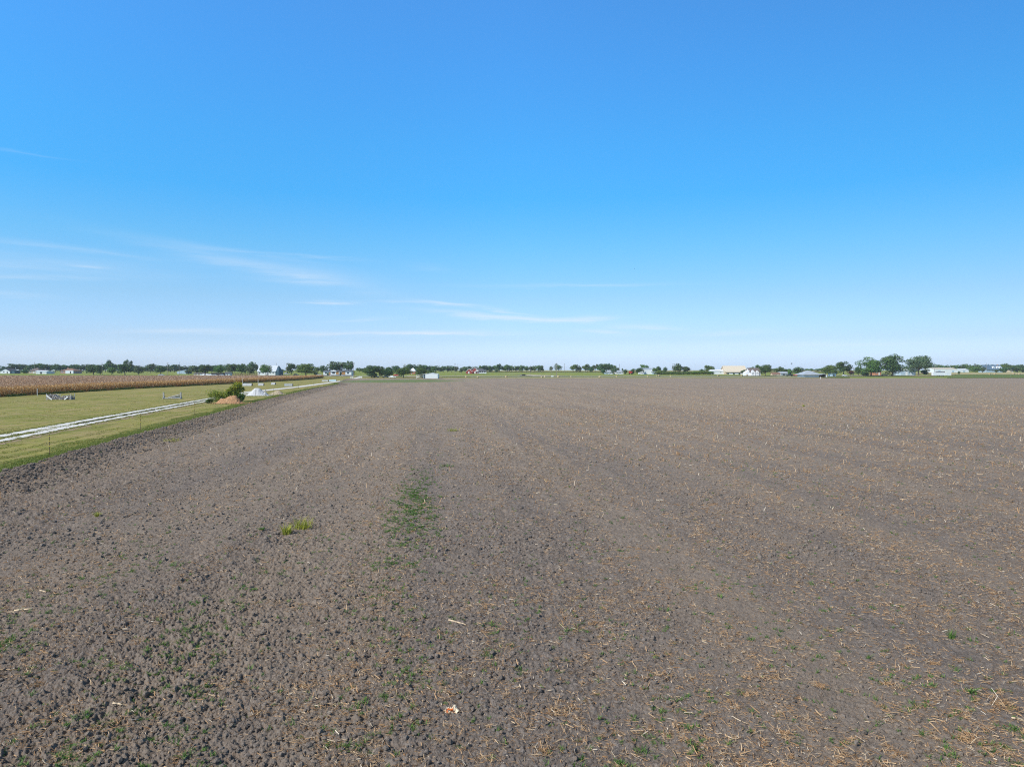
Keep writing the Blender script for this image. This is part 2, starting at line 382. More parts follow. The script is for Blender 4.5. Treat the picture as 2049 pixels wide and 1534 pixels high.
LEAF = {
 'dark': island_mat('dark_foliage', [(0, (0.039, 0.076, 0.026)), (.5, (0.069, 0.126, 0.040)), (1, (0.119, 0.193, 0.059))], trans=.15, obj_var=.12),
 'mid': island_mat('green_foliage', [(0, (0.059, 0.117, 0.029)), (.5, (0.102, 0.179, 0.042)), (1, (0.167, 0.255, 0.067))], trans=.18, obj_var=.12),
 'bright': island_mat('bright_foliage', [(0, (0.074, 0.128, 0.024)), (.5, (0.121, 0.189, 0.035)), (1, (0.189, 0.257, 0.061))], trans=.2, obj_var=.06),
 'grey': island_mat('grey_green_foliage', [(0, (0.068, 0.104, 0.051)), (.5, (0.105, 0.151, 0.075)), (1, (0.165, 0.211, 0.101))], trans=.15, obj_var=.12),
 'red': island_mat('reddish_foliage', [(0, (.07, .035, .03)), (.5, (.11, .05, .04)), (1, (.15, .075, .05))], trans=.15),
 'brown': island_mat('dead_brush', [(0, (.12, .085, .06)), (.5, (.18, .13, .09)), (1, (.26, .19, .12))], trans=.1),
}
MT['straw'] = island_mat('corn_straw', [(0, (.22, .12, .055)), (.3, (.38, .215, .10)), (.65, (.50, .32, .17)), (.93, (.60, .44, .27)), (1, (.74, .64, .50))], rough=.8)
MT['corn'] = island_mat('ripe_corn_leaves', [(0, (.22, .105, .035)), (.35, (.45, .245, .08)), (.7, (.64, .39, .15)), (.93, (.72, .52, .28)), (1, (.85, .72, .48))], trans=.25)
MT['cornlow'] = island_mat('lower_corn_leaves', [(0, (.08, .10, .03)), (.5, (.12, .13, .04)), (1, (.28, .17, .07))], trans=.2)
MT['sprout'] = island_mat('green_sprouts', [(0, (.065, .14, .03)), (.5, (.11, .21, .045)), (1, (.19, .29, .075))], trans=.25)
MT['yweed'] = island_mat('yellow_green_weed', [(0, (.20, .25, .03)), (.5, (.38, .40, .05)), (1, (.58, .52, .09))], trans=.25)
MT['blade'] = island_mat('lawn_blades', [(0, (.10, .125, .03)), (.5, (.245, .275, .05)), (.9, (.36, .35, .09)), (1, (.46, .38, .17))], trans=.2)
MT['edgeblade'] = island_mat('lush_edge_grass', [(0, (.12, .17, .035)), (.5, (.20, .255, .055)), (1, (.31, .33, .095))], trans=.25)
MT['corntop'] = island_mat('corn_tassels', [(0, (.27, .155, .08)), (.4, (.43, .275, .165)), (.8, (.54, .38, .25)), (1, (.66, .50, .34))], trans=.2)
LEAF['yellowgreen'] = island_mat('yellow_green_leaves', [(0, (.12, .17, .03)), (.5, (.24, .31, .05)), (1, (.44, .45, .10))], trans=.35)  # lighter yellow-green leaf tone for the bush and mound weeds
MT['petal'] = island_mat('yellow_petals', [(0, (.62, .42, .02)), (1, (.85, .66, .05))], trans=.2)

build_world()
# ================================================================== GROUND
def grid_sheet(name, xs, ys, mat, zf, mask=None):
    Xg, Yg = np.meshgrid(xs, ys); Z = zf(Xg, Yg)
    V = np.stack([Xg, Yg, Z], -1).reshape(-1, 3); nx, ny = len(xs), len(ys)
    i = np.arange(nx - 1)[None, :] + nx * np.arange(ny - 1)[:, None]
    F = np.stack([i, i + 1, i + 1 + nx, i + nx], -1).reshape(-1, 4)
    if mask is not None:
        mk = mask(Xg, Yg).ravel(); F = F[mk[F].all(1)]
    return np_obj(name, V, F, mat)
ysg = np.unique(np.concatenate([[-600, -100], np.arange(-20, 440, 20), np.arange(440, 640, 10), np.arange(640, 1200, 40), np.geomspace(1200, 3400, 10)]))
xsg = np.unique(np.concatenate([-np.geomspace(150, 3400, 10), np.arange(-140, 141, 20), np.geomspace(150, 3400, 10)]))
g = grid_sheet('ground', xsg, ysg, MT['pasture'], lambda x, y: T(y) - .10)
tag(g, kind='structure')

def polyx(pts, Y):   # x of a boundary given as (X, Y) points
    ys_ = [p[1] for p in pts]; return np.interp(Y, ys_, [p[0] for p in pts])
EDGE = [(-22.5, -10), (-24.5, 7), (-29.7, 41), (-33.6, 60.4), (-39, 88.7), (-47.7, 133), (-64, 230), (-72, 294), (-84, 340), (-97, 400), (-112, 478)]
DRIVE = [(-28, -40), (-35.5, 10), (-44.6, 61), (-49.6, 84.4), (-59.2, 133), (-71.5, 195), (-75.5, 250), (-86, 334), (-99, 430), (-113, 525), (-117, 557)]
CORN = [(-104, -10), (-108, 80), (-113.8, 158), (-121, 227), (-121, 278), (-124, 405), (-134, 505)]
def strip(name, left, right, mat, dz, nx=6, thick=None):
    """left / right: equal lists of (x, y); draped on the terrain"""
    V = []; F = []
    n = len(left)
    for (a, b) in zip(left, right):
        for k in range(nx + 1):
            t = k / nx; x = a[0] + (b[0] - a[0]) * t; y = a[1] + (b[1] - a[1]) * t
            V.append((x, y, float(T(y)) + dz))
    for j in range(n - 1):
        for k in range(nx):
            i = j * (nx + 1) + k; F.append((i, i + 1, i + nx + 2, i + nx + 1))
    o = mesh_obj(name, V, F, mat); tag(o, kind='structure'); return o
# mown lawn between field and corn
yl = np.concatenate([np.arange(-10, 440, 10), np.arange(440, 551, 6)])
strip('lawn', [(polyx(CORN, y) - 6 - (30 if y > 505 else 0), y) for y in yl], [(polyx(EDGE, min(y, 478)) + (1 if y < 478 else 60), y) for y in yl], MT['lawn'], .0)

# driveway: two wheel tracks with grass growing between them, ragged edges
def track(name, off, w, seed, y0=-40, y1=557, mat='gravel', dz=.03, rag=.34, breaks=()):
    V = []; F = []; n = 0
    ys_ = np.concatenate([np.arange(y0, 180, .5), np.arange(180, y1, 2.0)])
    wob = pnoise(ys_ * .5, ys_ * 0 + seed, 3) * rag + pnoise(ys_ * 1.7, ys_ * 0 + seed, 4) * rag * .5
    wob2 = pnoise(ys_ * .5, ys_ * 0 + seed + 9, 5) * rag + pnoise(ys_ * 1.7, ys_ * 0 + seed, 6) * rag * .5
    for y, a, b in zip(ys_, wob, wob2):
        x = polyx(DRIVE, y) + off
        V += [(x - w / 2 + a, y, float(T(y)) + dz), (x + w / 2 + b, y, float(T(y)) + dz)]
    n = len(ys_)
    F = [(2 * i, 2 * i + 1, 2 * i + 3, 2 * i + 2) for i in range(n - 1) if not any(p < ys_[i] < q for p, q in breaks)]
    o = mesh_obj(name, V, F, MT[mat]); tag(o, kind='structure')
track('driveway_track', -1.05, 1.25, 1)
track('driveway_track', 1.05, 1.05, 2, breaks=((239, 246),))
track('driveway_center', 0, 1.4, 7, 185, 557, dz=.025)
track('driveway_center', 0, 1.3, 8, 68.5, 75, dz=.025)
track('driveway_center', 0, 1.2, 8, 78, 80, dz=.025)
track('driveway_shoulder', 2.2, .9, 5, -40, 260, 'dirt', .012, .9)
# county road running across behind the field, its verges and a side road to the brick house
def road_strip(name, pts, w, mat, dz):
    L = []; Rr = []
    for i, (px, py) in enumerate(pts):
        L.append((px, py - w / 2)); Rr.append((px, py + w / 2))
    return strip(name, L, Rr, MT[mat], dz, 2)
xs_ = list(range(-420, 700, 20))
road_strip('road', [(x, 566 + (x - 0) * .015 + max(0, x - 100) * .08) for x in xs_], 10, 'road', .16)
road_strip('verge', [(x, 499 + max(0, x - 20) * .05 + (4 if x < 0 else 0)) for x in range(-60, 240, 10)], 26, 'verge', .10)
road_strip('ditch_grass', [(x, 545 + max(0, x) * .03) for x in range(-120, 420, 20)], 12, 'weeds', .12)
road_strip('farm_track', [(x, 516 + max(0, x - 20) * .05) for x in range(-30, 240, 10)], 8, 'road', .14)
a, b = at(1085, 752.4), at(1001, 747.6)
strip('side_road', [(b.x - 4, b.y + 14), ((a.x + b.x) / 2 - 3, (a.y + b.y) / 2 + 3), (a.x - 6, a.y + 2)], [(b.x + 3, b.y - 4), ((a.x + b.x) / 2 + 3, (a.y + b.y) / 2 - 6), (a.x + 25, a.y - 4)], MT['road'], .20)
p = at(838, 753.5); strip('gravel_yard', [(p.x - 9, p.y - 14), (p.x - 9, p.y + 22)], [(p.x + 11, p.y - 14), (p.x + 9, p.y + 22)], MT['tandirt'], .22)
for (x0, x1, y0, y1, m_) in ((1690, 1764, 752.2, 751.2, 'road'), (1820, 1870, 752.6, 751.3, 'dirt'), (1645, 1700, 755.6, 754.6, 'weeds')):
    q0, q1 = at(x0, y0), at(x1, y0); r0, r1 = at(x0, y1), at(x1, y1)
    strip('yard_patch', [(q0.x, q0.y), (r0.x, r0.y)], [(q1.x, q1.y), (r1.x, r1.y)], MT[m_], .2)
# far stubble field behind the green pasture
q = at(1010, 743.2)
strip('far_stubble', [(-40, 940), (-60, 1250)], [(420, 960), (560, 1250)], MT['verge'], .5)
# right-hand rank grass
strip('rank_grass', [(at(1905, 756).x, 506), (at(1905, 751).x + 20, 620)], [(520, 506), (620, 620)], MT['weeds'], .18)
strip('right_pasture', [(at(1905, 751).x + 10, 622), (400, 780)], [(640, 622), (760, 780)], MT['verge'], .3)

# ------------------------------------------------------------------ plowed field
def edge_x(y): return np.interp(y, [p[1] for p in EDGE], [p[0] for p in EDGE])
def field_h(x, y, sp):
    """height of the tilled soil; sp = local sample spacing, finer shapes than that are left out"""
    u = x - FIELD_SLOPE * y; v = y
    wob = pnoise(x * .6, y * .6, 31) * .5
    rough = 0.55 + .6 * np.clip(pnoise(x * .09, y * .05, 8) + .5, 0, 1)          # smoother and rougher parts
    rough = rough * np.where(x > 1.5, np.clip(1 - (x - 1.5) * .05, .62, 1), 1.12)
    ed = x - edge_x(y)
    rough = rough * (1 + .5 * pnoise(u * .28, v * .012, 17))
    rough = rough + .9 * np.exp(-np.maximum(ed, 0) / 2.5)
    h = .012 * np.sin(u * 2 * math.pi / 1.55 + wob * 4) * (.4 + .8 * pnoise(u * .3, v * .05, 12))
    h = h + .05 * pnoise(x * .35, y * .35, 2)
    def att(w): return np.clip((w / sp - 1.2) / 1.5, 0, 1)
    wx = x + pnoise(x * 4, y * 4, 51) * .06; wy = y + pnoise(x * 4, y * 4, 52) * .06
    h = h + .045 * rough * pnoise(x * 1.7, y * 1.7, 3) * att(.6)
    h = h + .060 * rough * (.35 - np.abs(pnoise(wx * 4.2, wy * 4.2, 4))) * att(.25)
    h = h + .056 * rough * (.35 - np.abs(pnoise(wx * 9, wy * 9, 5))) * att(.12)
    h = h + .032 * rough * pnoise(x * 21, y * 21, 6) * att(.055)
    big = lumps(wx / .55, wy / .55, 100, .12, .34, .45) * .55
    h = h + big * .30 * rough * np.clip(pnoise(x * .25, y * .25, 77) * 1.2 + .45, 0, 1) * att(.3)
    h = h + lumps(wx / .22, wy / .22, 200, .14, .46, .55) * .22 * .34 * rough * att(.14)
    h = h + lumps(wx / .10, wy / .10, 300, .16, .45, .6) * .10 * .5 * rough * att(.07)
    h = h + .16 * np.exp(-((ed - 1.3) / 1.0) ** 2) * (1 + .5 * pnoise(x * .5, y * .5, 90))
    return h
def field_patch(y0, y1, rate, xr, tmax=.86):
    ys_ = [y0]
    while ys_[-1] < y1: ys_.append(ys_[-1] * (1 + rate))
    ys_ = np.array(ys_); ts = np.arange(-tmax, tmax, xr)
    Tt, Yy = np.meshgrid(ts, ys_); Xx = Tt * Yy
    # jitter breaks up the regular rows
    Yj = Yy * (1 + (rng.random(Yy.shape) - .5) * rate * .5)
    Xj = Xx + (rng.random(Yy.shape) - .5) * xr * Yy * .5
    Yj[0] = Yy[0]; Yj[-1] = Yy[-1]; Xj[0] = Xx[0]; Xj[-1] = Xx[-1]
    sp = np.maximum(xr, rate * .6) * Yj
    H = field_h(Xj, Yj, sp)
    Z = T(Yj) + .06 + H
    return ts, ys_, Xj, Yj, Z
def patch_faces(nx, ny, base):
    i = np.arange(nx - 1)[None, :] + nx * np.arange(ny - 1)[:, None] + base
    return np.stack([i, i + 1, i + 1 + nx, i + nx], -1).reshape(-1, 4)
Vs = []; Fs = []; base = 0
for (y0, y1, rate, xr) in ((6.5, 60, .0021, .00125), (60, 160, .0034, .0016), (160, 512, .007, .003)):
    ts, ys_, X_, Y_, Z_ = field_patch(y0, y1, rate, xr)
    V = np.stack([X_, Y_, Z_], -1).reshape(-1, 3); F = patch_faces(len(ts), len(ys_), 0)
    ragged = pnoise(V[:, 0] * 1.3, V[:, 1] * 1.3, 9) * .5 + pnoise(V[:, 0] * 5, V[:, 1] * 5, 10) * .2
    far_end = 478 + np.maximum(0, V[:, 0] - 20) * .05 + pnoise(V[:, 0] * .05, V[:, 1] * .02, 14) * 4
    ok = (V[:, 0] - edge_x(V[:, 1]) > .15 + ragged) & (V[:, 1] < far_end)
    F = F[ok[F].all(1)]
    used = np.unique(F); remap = np.full(len(V), -1, np.int64); remap[used] = np.arange(len(used))
    Vs.append(V[used]); Fs.append(remap[F] + base); base += len(used)
# the field goes on under and behind the camera
bx = np.arange(-22, 80, 2.0); by = np.arange(-60, 7.1, 1.0)
Xb, Yb = np.meshgrid(bx, by); Zb = np.full(Xb.shape, .04)
Vs.append(np.stack([Xb, Yb, Zb], -1).reshape(-1, 3)); Fs.append(patch_faces(len(bx), len(by), base))
base += Xb.size
# and on both sides beyond the detailed part
for (ax, ay) in ((np.concatenate([np.arange(-40, 60, 1.0), np.arange(60, 720, 6.0)]), np.concatenate([np.arange(7, 60, 1.0), np.arange(60, 476, 6.0)])),):
    Xa, Ya = np.meshgrid(ax, ay); Za = T(Ya) + .05 + .03 * pnoise(Xa * .7, Ya * .7, 60)
    F_ = patch_faces(len(ax), len(ay), 0); xa_, ya_ = Xa.ravel(), Ya.ravel()
    okf = (xa_ > edge_x(ya_) + .6) & (np.abs(xa_) > .845 * ya_ - np.where((ya_ < 60) & (np.abs(xa_) < 60), 2.6, 14.0))
    F_ = F_[okf[F_].all(1)] + base
    Vs.append(np.stack([Xa, Ya, Za - .06 * (np.abs(Xa) < .857 * Ya)], -1).reshape(-1, 3)); Fs.append(F_); base += Xa.size
fld = np_obj('plowed_field', np.concatenate(Vs), np.concatenate(Fs), MT['soil'], smooth=True)
tag(fld, kind='structure')
allv = np.concatenate(Vs)           # freshly turned damp soil beside the grass
edm = allv[:, 0] - edge_x(allv[:, 1])
at_ = fld.data.attributes.new('moist', 'FLOAT', 'POINT')
at_.data.foreach_set('value', np.clip(np.exp(-np.maximum(edm - .8, 0) / 2.6) * (.8 + .9 * pnoise(allv[:, 0] * .5, allv[:, 1] * .25, 140)), 0, 1).astype(np.float32))
print('field verts', sum(len(v) for v in Vs))
del Vs, Fs

def field_z(x, y):
    return T(y) + .06 + field_h(x, y, np.maximum(.00125, .0021 * .6) * np.maximum(y, 6))

# ------------------------------------------------------------------ loose clods lying on the field
def ico():
    t = (1 + 5 ** .5) / 2
    v = np.array([(-1, t, 0), (1, t, 0), (-1, -t, 0), (1, -t, 0), (0, -1, t), (0, 1, t), (0, -1, -t), (0, 1, -t), (t, 0, -1), (t, 0, 1), (-t, 0, -1), (-t, 0, 1)], float)
    v /= np.linalg.norm(v[0])
    f = np.array([(0, 11, 5), (0, 5, 1), (0, 1, 7), (0, 7, 10), (0, 10, 11), (1, 5, 9), (5, 11, 4), (11, 10, 2), (10, 7, 6), (7, 1, 8), (3, 9, 4), (3, 4, 2), (3, 2, 6), (3, 6, 8), (3, 8, 9), (4, 9, 5), (2, 4, 11), (6, 2, 10), (8, 6, 7), (9, 8, 1)])
    return v, f
def scatter_pts(n, y0, y1, tmax=.82, power=1.0):
    """random ground points in view: density falls with distance like 1/y"""
    uy = rng.random(n)
    y = y0 * (y1 / y0) ** (uy ** power)
    x = (rng.random(n) * 2 - 1) * tmax * y
    return x, y
def clods(n, y0, y1, s0, s1):
    x, y = scatter_pts(n, y0, y1)
    k = (x > edge_x(y) + .3) & (rng.random(n) < np.clip(.45 + pnoise(x * .3, y * .15, 21) * 1.3 + np.where(x < 1, .25, -.1) + .8 * np.exp(-(x - edge_x(y)) / 4), .06, 1))
    x, y = x[k], y[k]; n = len(x)
    v, f = ico()
    s = s0 + (s1 - s0) * rng.random(n) ** 3
    a = rng.random(n) * 6.283; ca, sa = np.cos(a), np.sin(a)
    sx = s * (.8 + .5 * rng.random(n)); sy = s * (.6 + .4 * rng.random(n)); sz = s * (.5 + .35 * rng.random(n))
    vv = v[None] * (1 + (rng.random((n, 12, 1)) - .5) * .5)
    X = vv[..., 0] * sx[:, None]; Y = vv[..., 1] * sy[:, None]
    z = field_z(x, y)
    P = np.stack([X * ca[:, None] - Y * sa[:, None] + x[:, None], X * sa[:, None] + Y * ca[:, None] + y[:, None], vv[..., 2] * sz[:, None] + z[:, None] + sz[:, None] * .25], -1)
    F = f[None] + 12 * np.arange(n)[:, None, None]
    return P.reshape(-1, 3), F.reshape(-1, 3)
Vc, Fc = [], []; b_ = 0
for args in ((60000, 7, 45, .010, .062), (30000, 22, 150, .025, .10)):
    P, F = clods(*args); Vc.append(P); Fc.append(F + b_); b_ += len(P)
sv_ = edge_x
def edge_clods(n, y0, y1, s0, s1):
    v, f = ico(); y = y0 * (y1 / y0) ** rng.random(n); x = edge_x(y) + .35 + rng.random(n) ** 1.7 * 5
    s = s0 + (s1 - s0) * rng.random(n) ** 2.6
    a = rng.random(n) * 6.283; ca, sa = np.cos(a), np.sin(a); sx = s * (.8 + .6 * rng.random(n)); sy = s * (.6 + .4 * rng.random(n)); sz = s * (.5 + .4 * rng.random(n))
    vv = v[None] * (1 + (rng.random((n, 12, 1)) - .5) * .6); X = vv[..., 0] * sx[:, None]; Y = vv[..., 1] * sy[:, None]; z = field_z(x, y)
    P = np.stack([X * ca[:, None] - Y * sa[:, None] + x[:, None], X * sa[:, None] + Y * ca[:, None] + y[:, None], vv[..., 2] * sz[:, None] + z[:, None] + sz[:, None] * .3], -1)
    return P.reshape(-1, 3), (f[None] + 12 * np.arange(n)[:, None, None]).reshape(-1, 3)
P2, F2 = edge_clods(12000, 34, 300, .03, .13)
o = np_obj('soil_clods', np.concatenate(Vc), np.concatenate(Fc), MT['soil'], smooth=False)
tag(o, 'loose grey brown clods of earth lying all over the plowed field', 'soil clods', kind='stuff')
o = np_obj('fresh_clods', P2, F2, MT['soil'], smooth=False)
a2 = o.data.attributes.new('moist', 'FLOAT', 'POINT'); a2.data.foreach_set('value', np.full(len(P2), .6, np.float32))
tag(o, 'darker damp clods heaped along the left edge of the plowed field', 'soil clods', kind='stuff')

# ------------------------------------------------------------------ straw and stubble
def straws(x, y, L, W, tilt, lift=.01, bend=.25):
    """bent three-sided stalks: 2 segments each"""
    n = len(x); a = rng.random(n) * 6.283
    dx, dy = np.cos(a), np.sin(a); tz = np.sin(tilt); tc = np.cos(tilt)
    z = field_z(x, y) + lift
    nx_, ny_ = -dy, dx
    P = []
    bn = (rng.random(n) - .5) * 2 * bend
    for k, t in enumerate((0.0, .5, 1.0)):
        off = bn * L * (t * (1 - t)) * 2
        cx = x + dx * L * (t - .5 * (tilt < .6)) * tc + nx_ * off; cy = y + dy * L * (t - .5 * (tilt < .6)) * tc + ny_ * off
        cz = z + L * t * tz + np.abs(off) * .3
        for q in range(3):
            an = q * 2.094
            w = W * (.5 if k != 2 else .35)
            sd_ = math.cos(an) * w; su = math.sin(an) * w
            P.append(np.stack([cx + nx_ * sd_ - dx * tz * su, cy + ny_ * sd_ - dy * tz * su, cz + su * tc], -1))
    P = np.stack(P, 1)        # n, 9, 3
    f = []
    for k in range(2):
        for q in range(3):
            f.append((3 * k + q, 3 * k + (q + 1) % 3, 3 * k + 3 + (q + 1) % 3, 3 * k + 3 + q))
    F = np.array(f)[None] + 9 * np.arange(n)[:, None, None]
    return P.reshape(-1, 3), F.reshape(-1, 4)
def straw_density(x, y):
    u = x - FIELD_SLOPE * y
    band = pnoise(u * .55, y * .03, 41) * .9 + pnoise(u * 1.3, y * .12, 42) * .5
    cl = pnoise(x * 1.1, y * 1.1, 43) * .9 + pnoise(x * .35, y * .35, 44) * .7
    return np.clip(.34 + band * .45 + cl * .55 + np.where(x > 1, .16, 0) , .03, 1)
SV, SF = [], []; b_ = 0
def add_straw(P, F):
    global b_
    SV.append(P); SF.append(F + b_); b_ += len(P)
# fine chaff
x, y = scatter_pts(260000, 7, 110); k = (x > edge_x(y) + .6) & (rng.random(len(x)) < straw_density(x, y)); x, y = x[k], y[k]; n = len(x)
add_straw(*straws(x, y, (.025 + .085 * rng.random(n) ** 2.2) * (1 + y / 90), (.003 + .005 * rng.random(n) ** 2) * (1 + y / 24), rng.random(n) ** 3 * .7))
# stalk pieces
x, y = scatter_pts(30000, 7, 120); k = (x > edge_x(y) + .6) & (rng.random(len(x)) < straw_density(x, y)); x, y = x[k], y[k]; n = len(x)
add_straw(*straws(x, y, .06 + .16 * rng.random(n) ** 3, (.007 + .010 * rng.random(n)) * (1 + y / 100), rng.random(n) ** 4 * .6, .015, .12))
# distant pieces and short standing stubble in rows
x, y = scatter_pts(130000, 28, 330, power=.85); k = (x > edge_x(y) + 1) & (rng.random(len(x)) < straw_density(x, y) * .85 * np.clip((y - 25) / 70, .12, 1)); x, y = x[k], y[k]; n = len(x)
add_straw(*straws(x, y, .10 + .22 * rng.random(n), .016 + .014 * rng.random(n) + y * .00008, np.where(rng.random(n) < .3, 1.1, rng.random(n) * .4)))
# standing stubble rows in the right half
ns = 9000
yy = 40 * (230 / 40) ** rng.random(ns); uu = np.round((6 + rng.random(ns) * 110) / 1.52) * 1.52
xx = uu + FIELD_SLOPE * yy + (rng.random(ns) - .5) * .12
k = (np.abs(xx) < .84 * yy) & (xx > 6) & (pnoise(uu * .21, yy * .035, 61) + pnoise(xx * .3, yy * .3, 62) * .5 > .22); xx, yy = xx[k], yy[k]; n = len(xx)
add_straw(*straws(xx, yy,   .16 + .14 * rng.random(n), .03 + .018 * rng.random(n), 1.15 + .4 * rng.random(n), -.02, .05))
# knots of straw and root, small ones
def tangle(cx, cy, n, R_, L0, L1, W, up=.7):
    a = rng.random((len(cx), n)) * 6.283; r = R_[:, None] * rng.random((len(cx), n)) ** .8
    x = (cx[:, None] + np.cos(a) * r).ravel(); y = (cy[:, None] + np.sin(a) * r).ravel(); m = len(x)
    return straws(x, y, L0 + (L1 - L0) * rng.random(m), W * (.6 + .8 * rng.random(m)), rng.random(m) * up, .012, .5)
x, y = scatter_pts(4200, 8, 70); k = (x > edge_x(y) + 1) & (rng.random(len(x)) < straw_density(x, y) * .85); x, y = x[k], y[k]
add_straw(*tangle(x, y, 14, .05 + .12 * rng.random(len(x)), .04, .17, .0065))
o = np_obj('straw', np.concatenate(SV), np.concatenate(SF), MT['straw'])
tag(o, 'pale tan corn straw, chaff and stubble strewn over the plowed field', 'straw', kind='stuff')
print('straw verts', b_)
del SV, SF

# ------------------------------------------------------------------ blades: sprouts, grass, weeds
def blades(x, y, z, H, W, spread, azi=None, curl=.5):
    """one curved tapering blade per entry: quad + tip triangle as two quads (tip pair)"""
    n = len(x); a = rng.random(n) * 6.283 if azi is None else azi
    dx, dy = np.cos(a), np.sin(a); nx_, ny_ = -dy, dx
    lean = spread * (.4 + rng.random(n))
    P = []
    for t, w in ((0, 1.0), (.55, .85), (1.0, .12)):
        out = H * lean * t ** (1 + curl); up = H * t * (1 - .35 * lean * t)
        for s_ in (-1, 1):
            P.append(np.stack([x + dx * out + nx_ * W * w * .5 * s_, y + dy * out + ny_ * W * w * .5 * s_, z + up], -1))
    P = np.stack(P, 1)
    F = np.array([(0, 1, 3, 2), (2, 3, 5, 4)])[None] + 6 * np.arange(n)[:, None, None]
    return P.reshape(-1, 3), F.reshape(-1, 4)
def tufts(cx, cy, nb, R_, H, W, spread, zf):
    m = len(cx); a = rng.random((m, nb)) * 6.283; r = R_ * rng.random((m, nb))
    x = (cx[:, None] + np.cos(a) * r).ravel(); y = (cy[:, None] + np.sin(a) * r).ravel()
    h = (H[:, None] * (.5 + .7 * rng.random((m, nb)))).ravel()
    z = np.repeat(zf(cx, cy), nb) - .005
    w = W * np.repeat(1 + cy / 45, nb)
    return blades(x, y, z, h, w, spread)
x, y = scatter_pts(110000, 7, 110)
u = x - FIELD_SLOPE * y
patch = np.exp(-(((u + 1.25 + .35 * pnoise(y * .4, y * 0, 75)) / .75) ** 2 + ((y - 31) / 6.5) ** 2)) * 2.2
left = np.clip(1.2 - (x + .5) / 3.5, 0, 1) * np.clip((30 - y) / 14, 0, 1) * np.clip(pnoise(u * .45, y * .12, 71) * 1.2 + .25, 0, 1) * .9
stripe = np.clip(pnoise(u * .35, y * .03, 72) - .22, 0, 1) * .9
clump = np.clip(pnoise(x * 3.2, y * 3.2, 73) * .9 + pnoise(x * .9, y * .9, 74) * .5 + .10, 0, 1)
dens = (patch * 1.8 + left * .62 + stripe * .55 + .08) * (clump * 1.5 + .03) + patch * .12
k = (rng.random(len(x)) < dens) & (x > edge_x(y) + .5); x, y = x[k], y[k]; n = len(x)
m_ = 1050
ys2 = 31 + rng.normal(size=m_) * 5.2; xs2 = -1.25 - .1 * ys2 + rng.normal(size=m_) * .55 - .3 * pnoise(ys2 * .4, ys2 * 0, 75)
k = pnoise(xs2 * 1.6, ys2 * 1.1, 76) + .5 * pnoise(xs2 * 4, ys2 * 4, 77) > -.02; xs2, ys2 = xs2[k], ys2[k]
P2, F2 = tufts(xs2, ys2, 12, .08, .05 + .06 * rng.random(len(xs2)), .011, 1.1, field_z)
P1, F1 = tufts(x, y, 11, .055, .04 + .065 * rng.random(n), .009, 1.1, field_z)
F1 = np.concatenate([F1, F2 + len(P1)]); P1 = np.concatenate([P1, P2])
o = np_obj('green_sprouts', P1, F1, MT['sprout'])
tag(o, 'small green volunteer seedlings sprouting in patches from the soil', 'seedlings', kind='stuff')
print('sprout tufts', n)
# lawn texture
n = 95000
y = 38 * (175 / 38) ** rng.random(n); x = -.78 * y + rng.random(n) * (.78 * y - 24)
k = (x < edge_x(y) - .1) & (x > polyx(CORN, y) + 1.5)
d = x - polyx(DRIVE, y)
k &= ~(((np.abs(d + 1.05) < .55) | (np.abs(d - 1.05) < .45))) & ((np.abs(d - 2.6) > .7) | (rng.random(n) < .4)) & ((np.abs(d) > 1.5) | (rng.random(n) < .6))
k &= (pnoise((x + .146 * y) * .9, y * .05, 131) * 1.3 + pnoise(x * .5, y * .5, 132) * .8 + pnoise(x * .08, y * .08, 133) * .9 > rng.random(len(x)) * .9 - .25)
x, y = x[k], y[k]; n = len(x)
P1, F1 = tufts(x, y, 3, .08, .025 + .04 * rng.random(n), .018, 1.0, lambda a, b: T(b) + .0)
o = np_obj('lawn_grass', P1, F1, MT['blade'])
tag(o, 'short yellow green grass of the mown lawn beside the gravel track', 'grass', kind='stuff')
# lush uncut grass along the edge of the field
n = 60000
y = 36 * (330 / 36) ** rng.random(n); e_ = rng.random(n) ** 1.9 * (3.4 + 1.6 * pnoise(y * .13, y * 0, 81)); x = edge_x(y) + .75 - e_ + .35 * pnoise(y * .8, y * 0, 82)
P1, F1 = tufts(x, y, 5, .09, (.06 + .13 * rng.random(n)) * np.clip(1.2 - e_ * .35, .3, 1.3), .016, .8, lambda a, b: T(b) + .0)
o = np_obj('edge_grass', P1, F1, MT['edgeblade'])
tag(o, 'lush bright green uncut grass along the edge of the plowed soil', 'grass', kind='stuff')
# grass strip in the middle of the track
n = 20000
y = 50 * (190 / 50) ** rng.random(n); x = polyx(DRIVE, y) + (rng.random(n) - .5) * 4.6
q_ = np.abs(np.abs(x - polyx(DRIVE, y)) - 1.05)
k = pnoise(y * .6, x * .8, 88) + .4 * pnoise(y * 2.1, x * 2.1, 89) > .68 - q_ * 1.35; x, y = x[k], y[k]; n = len(x)
P1, F1 = tufts(x, y, 4, .1, .04 + .08 * rng.random(n), .02, .9, lambda a, b: T(b) + .0)
o = np_obj('track_grass', P1, F1, MT['blade'])
tag(o, 'line of grass growing between the two white wheel tracks', 'grass', kind='stuff')

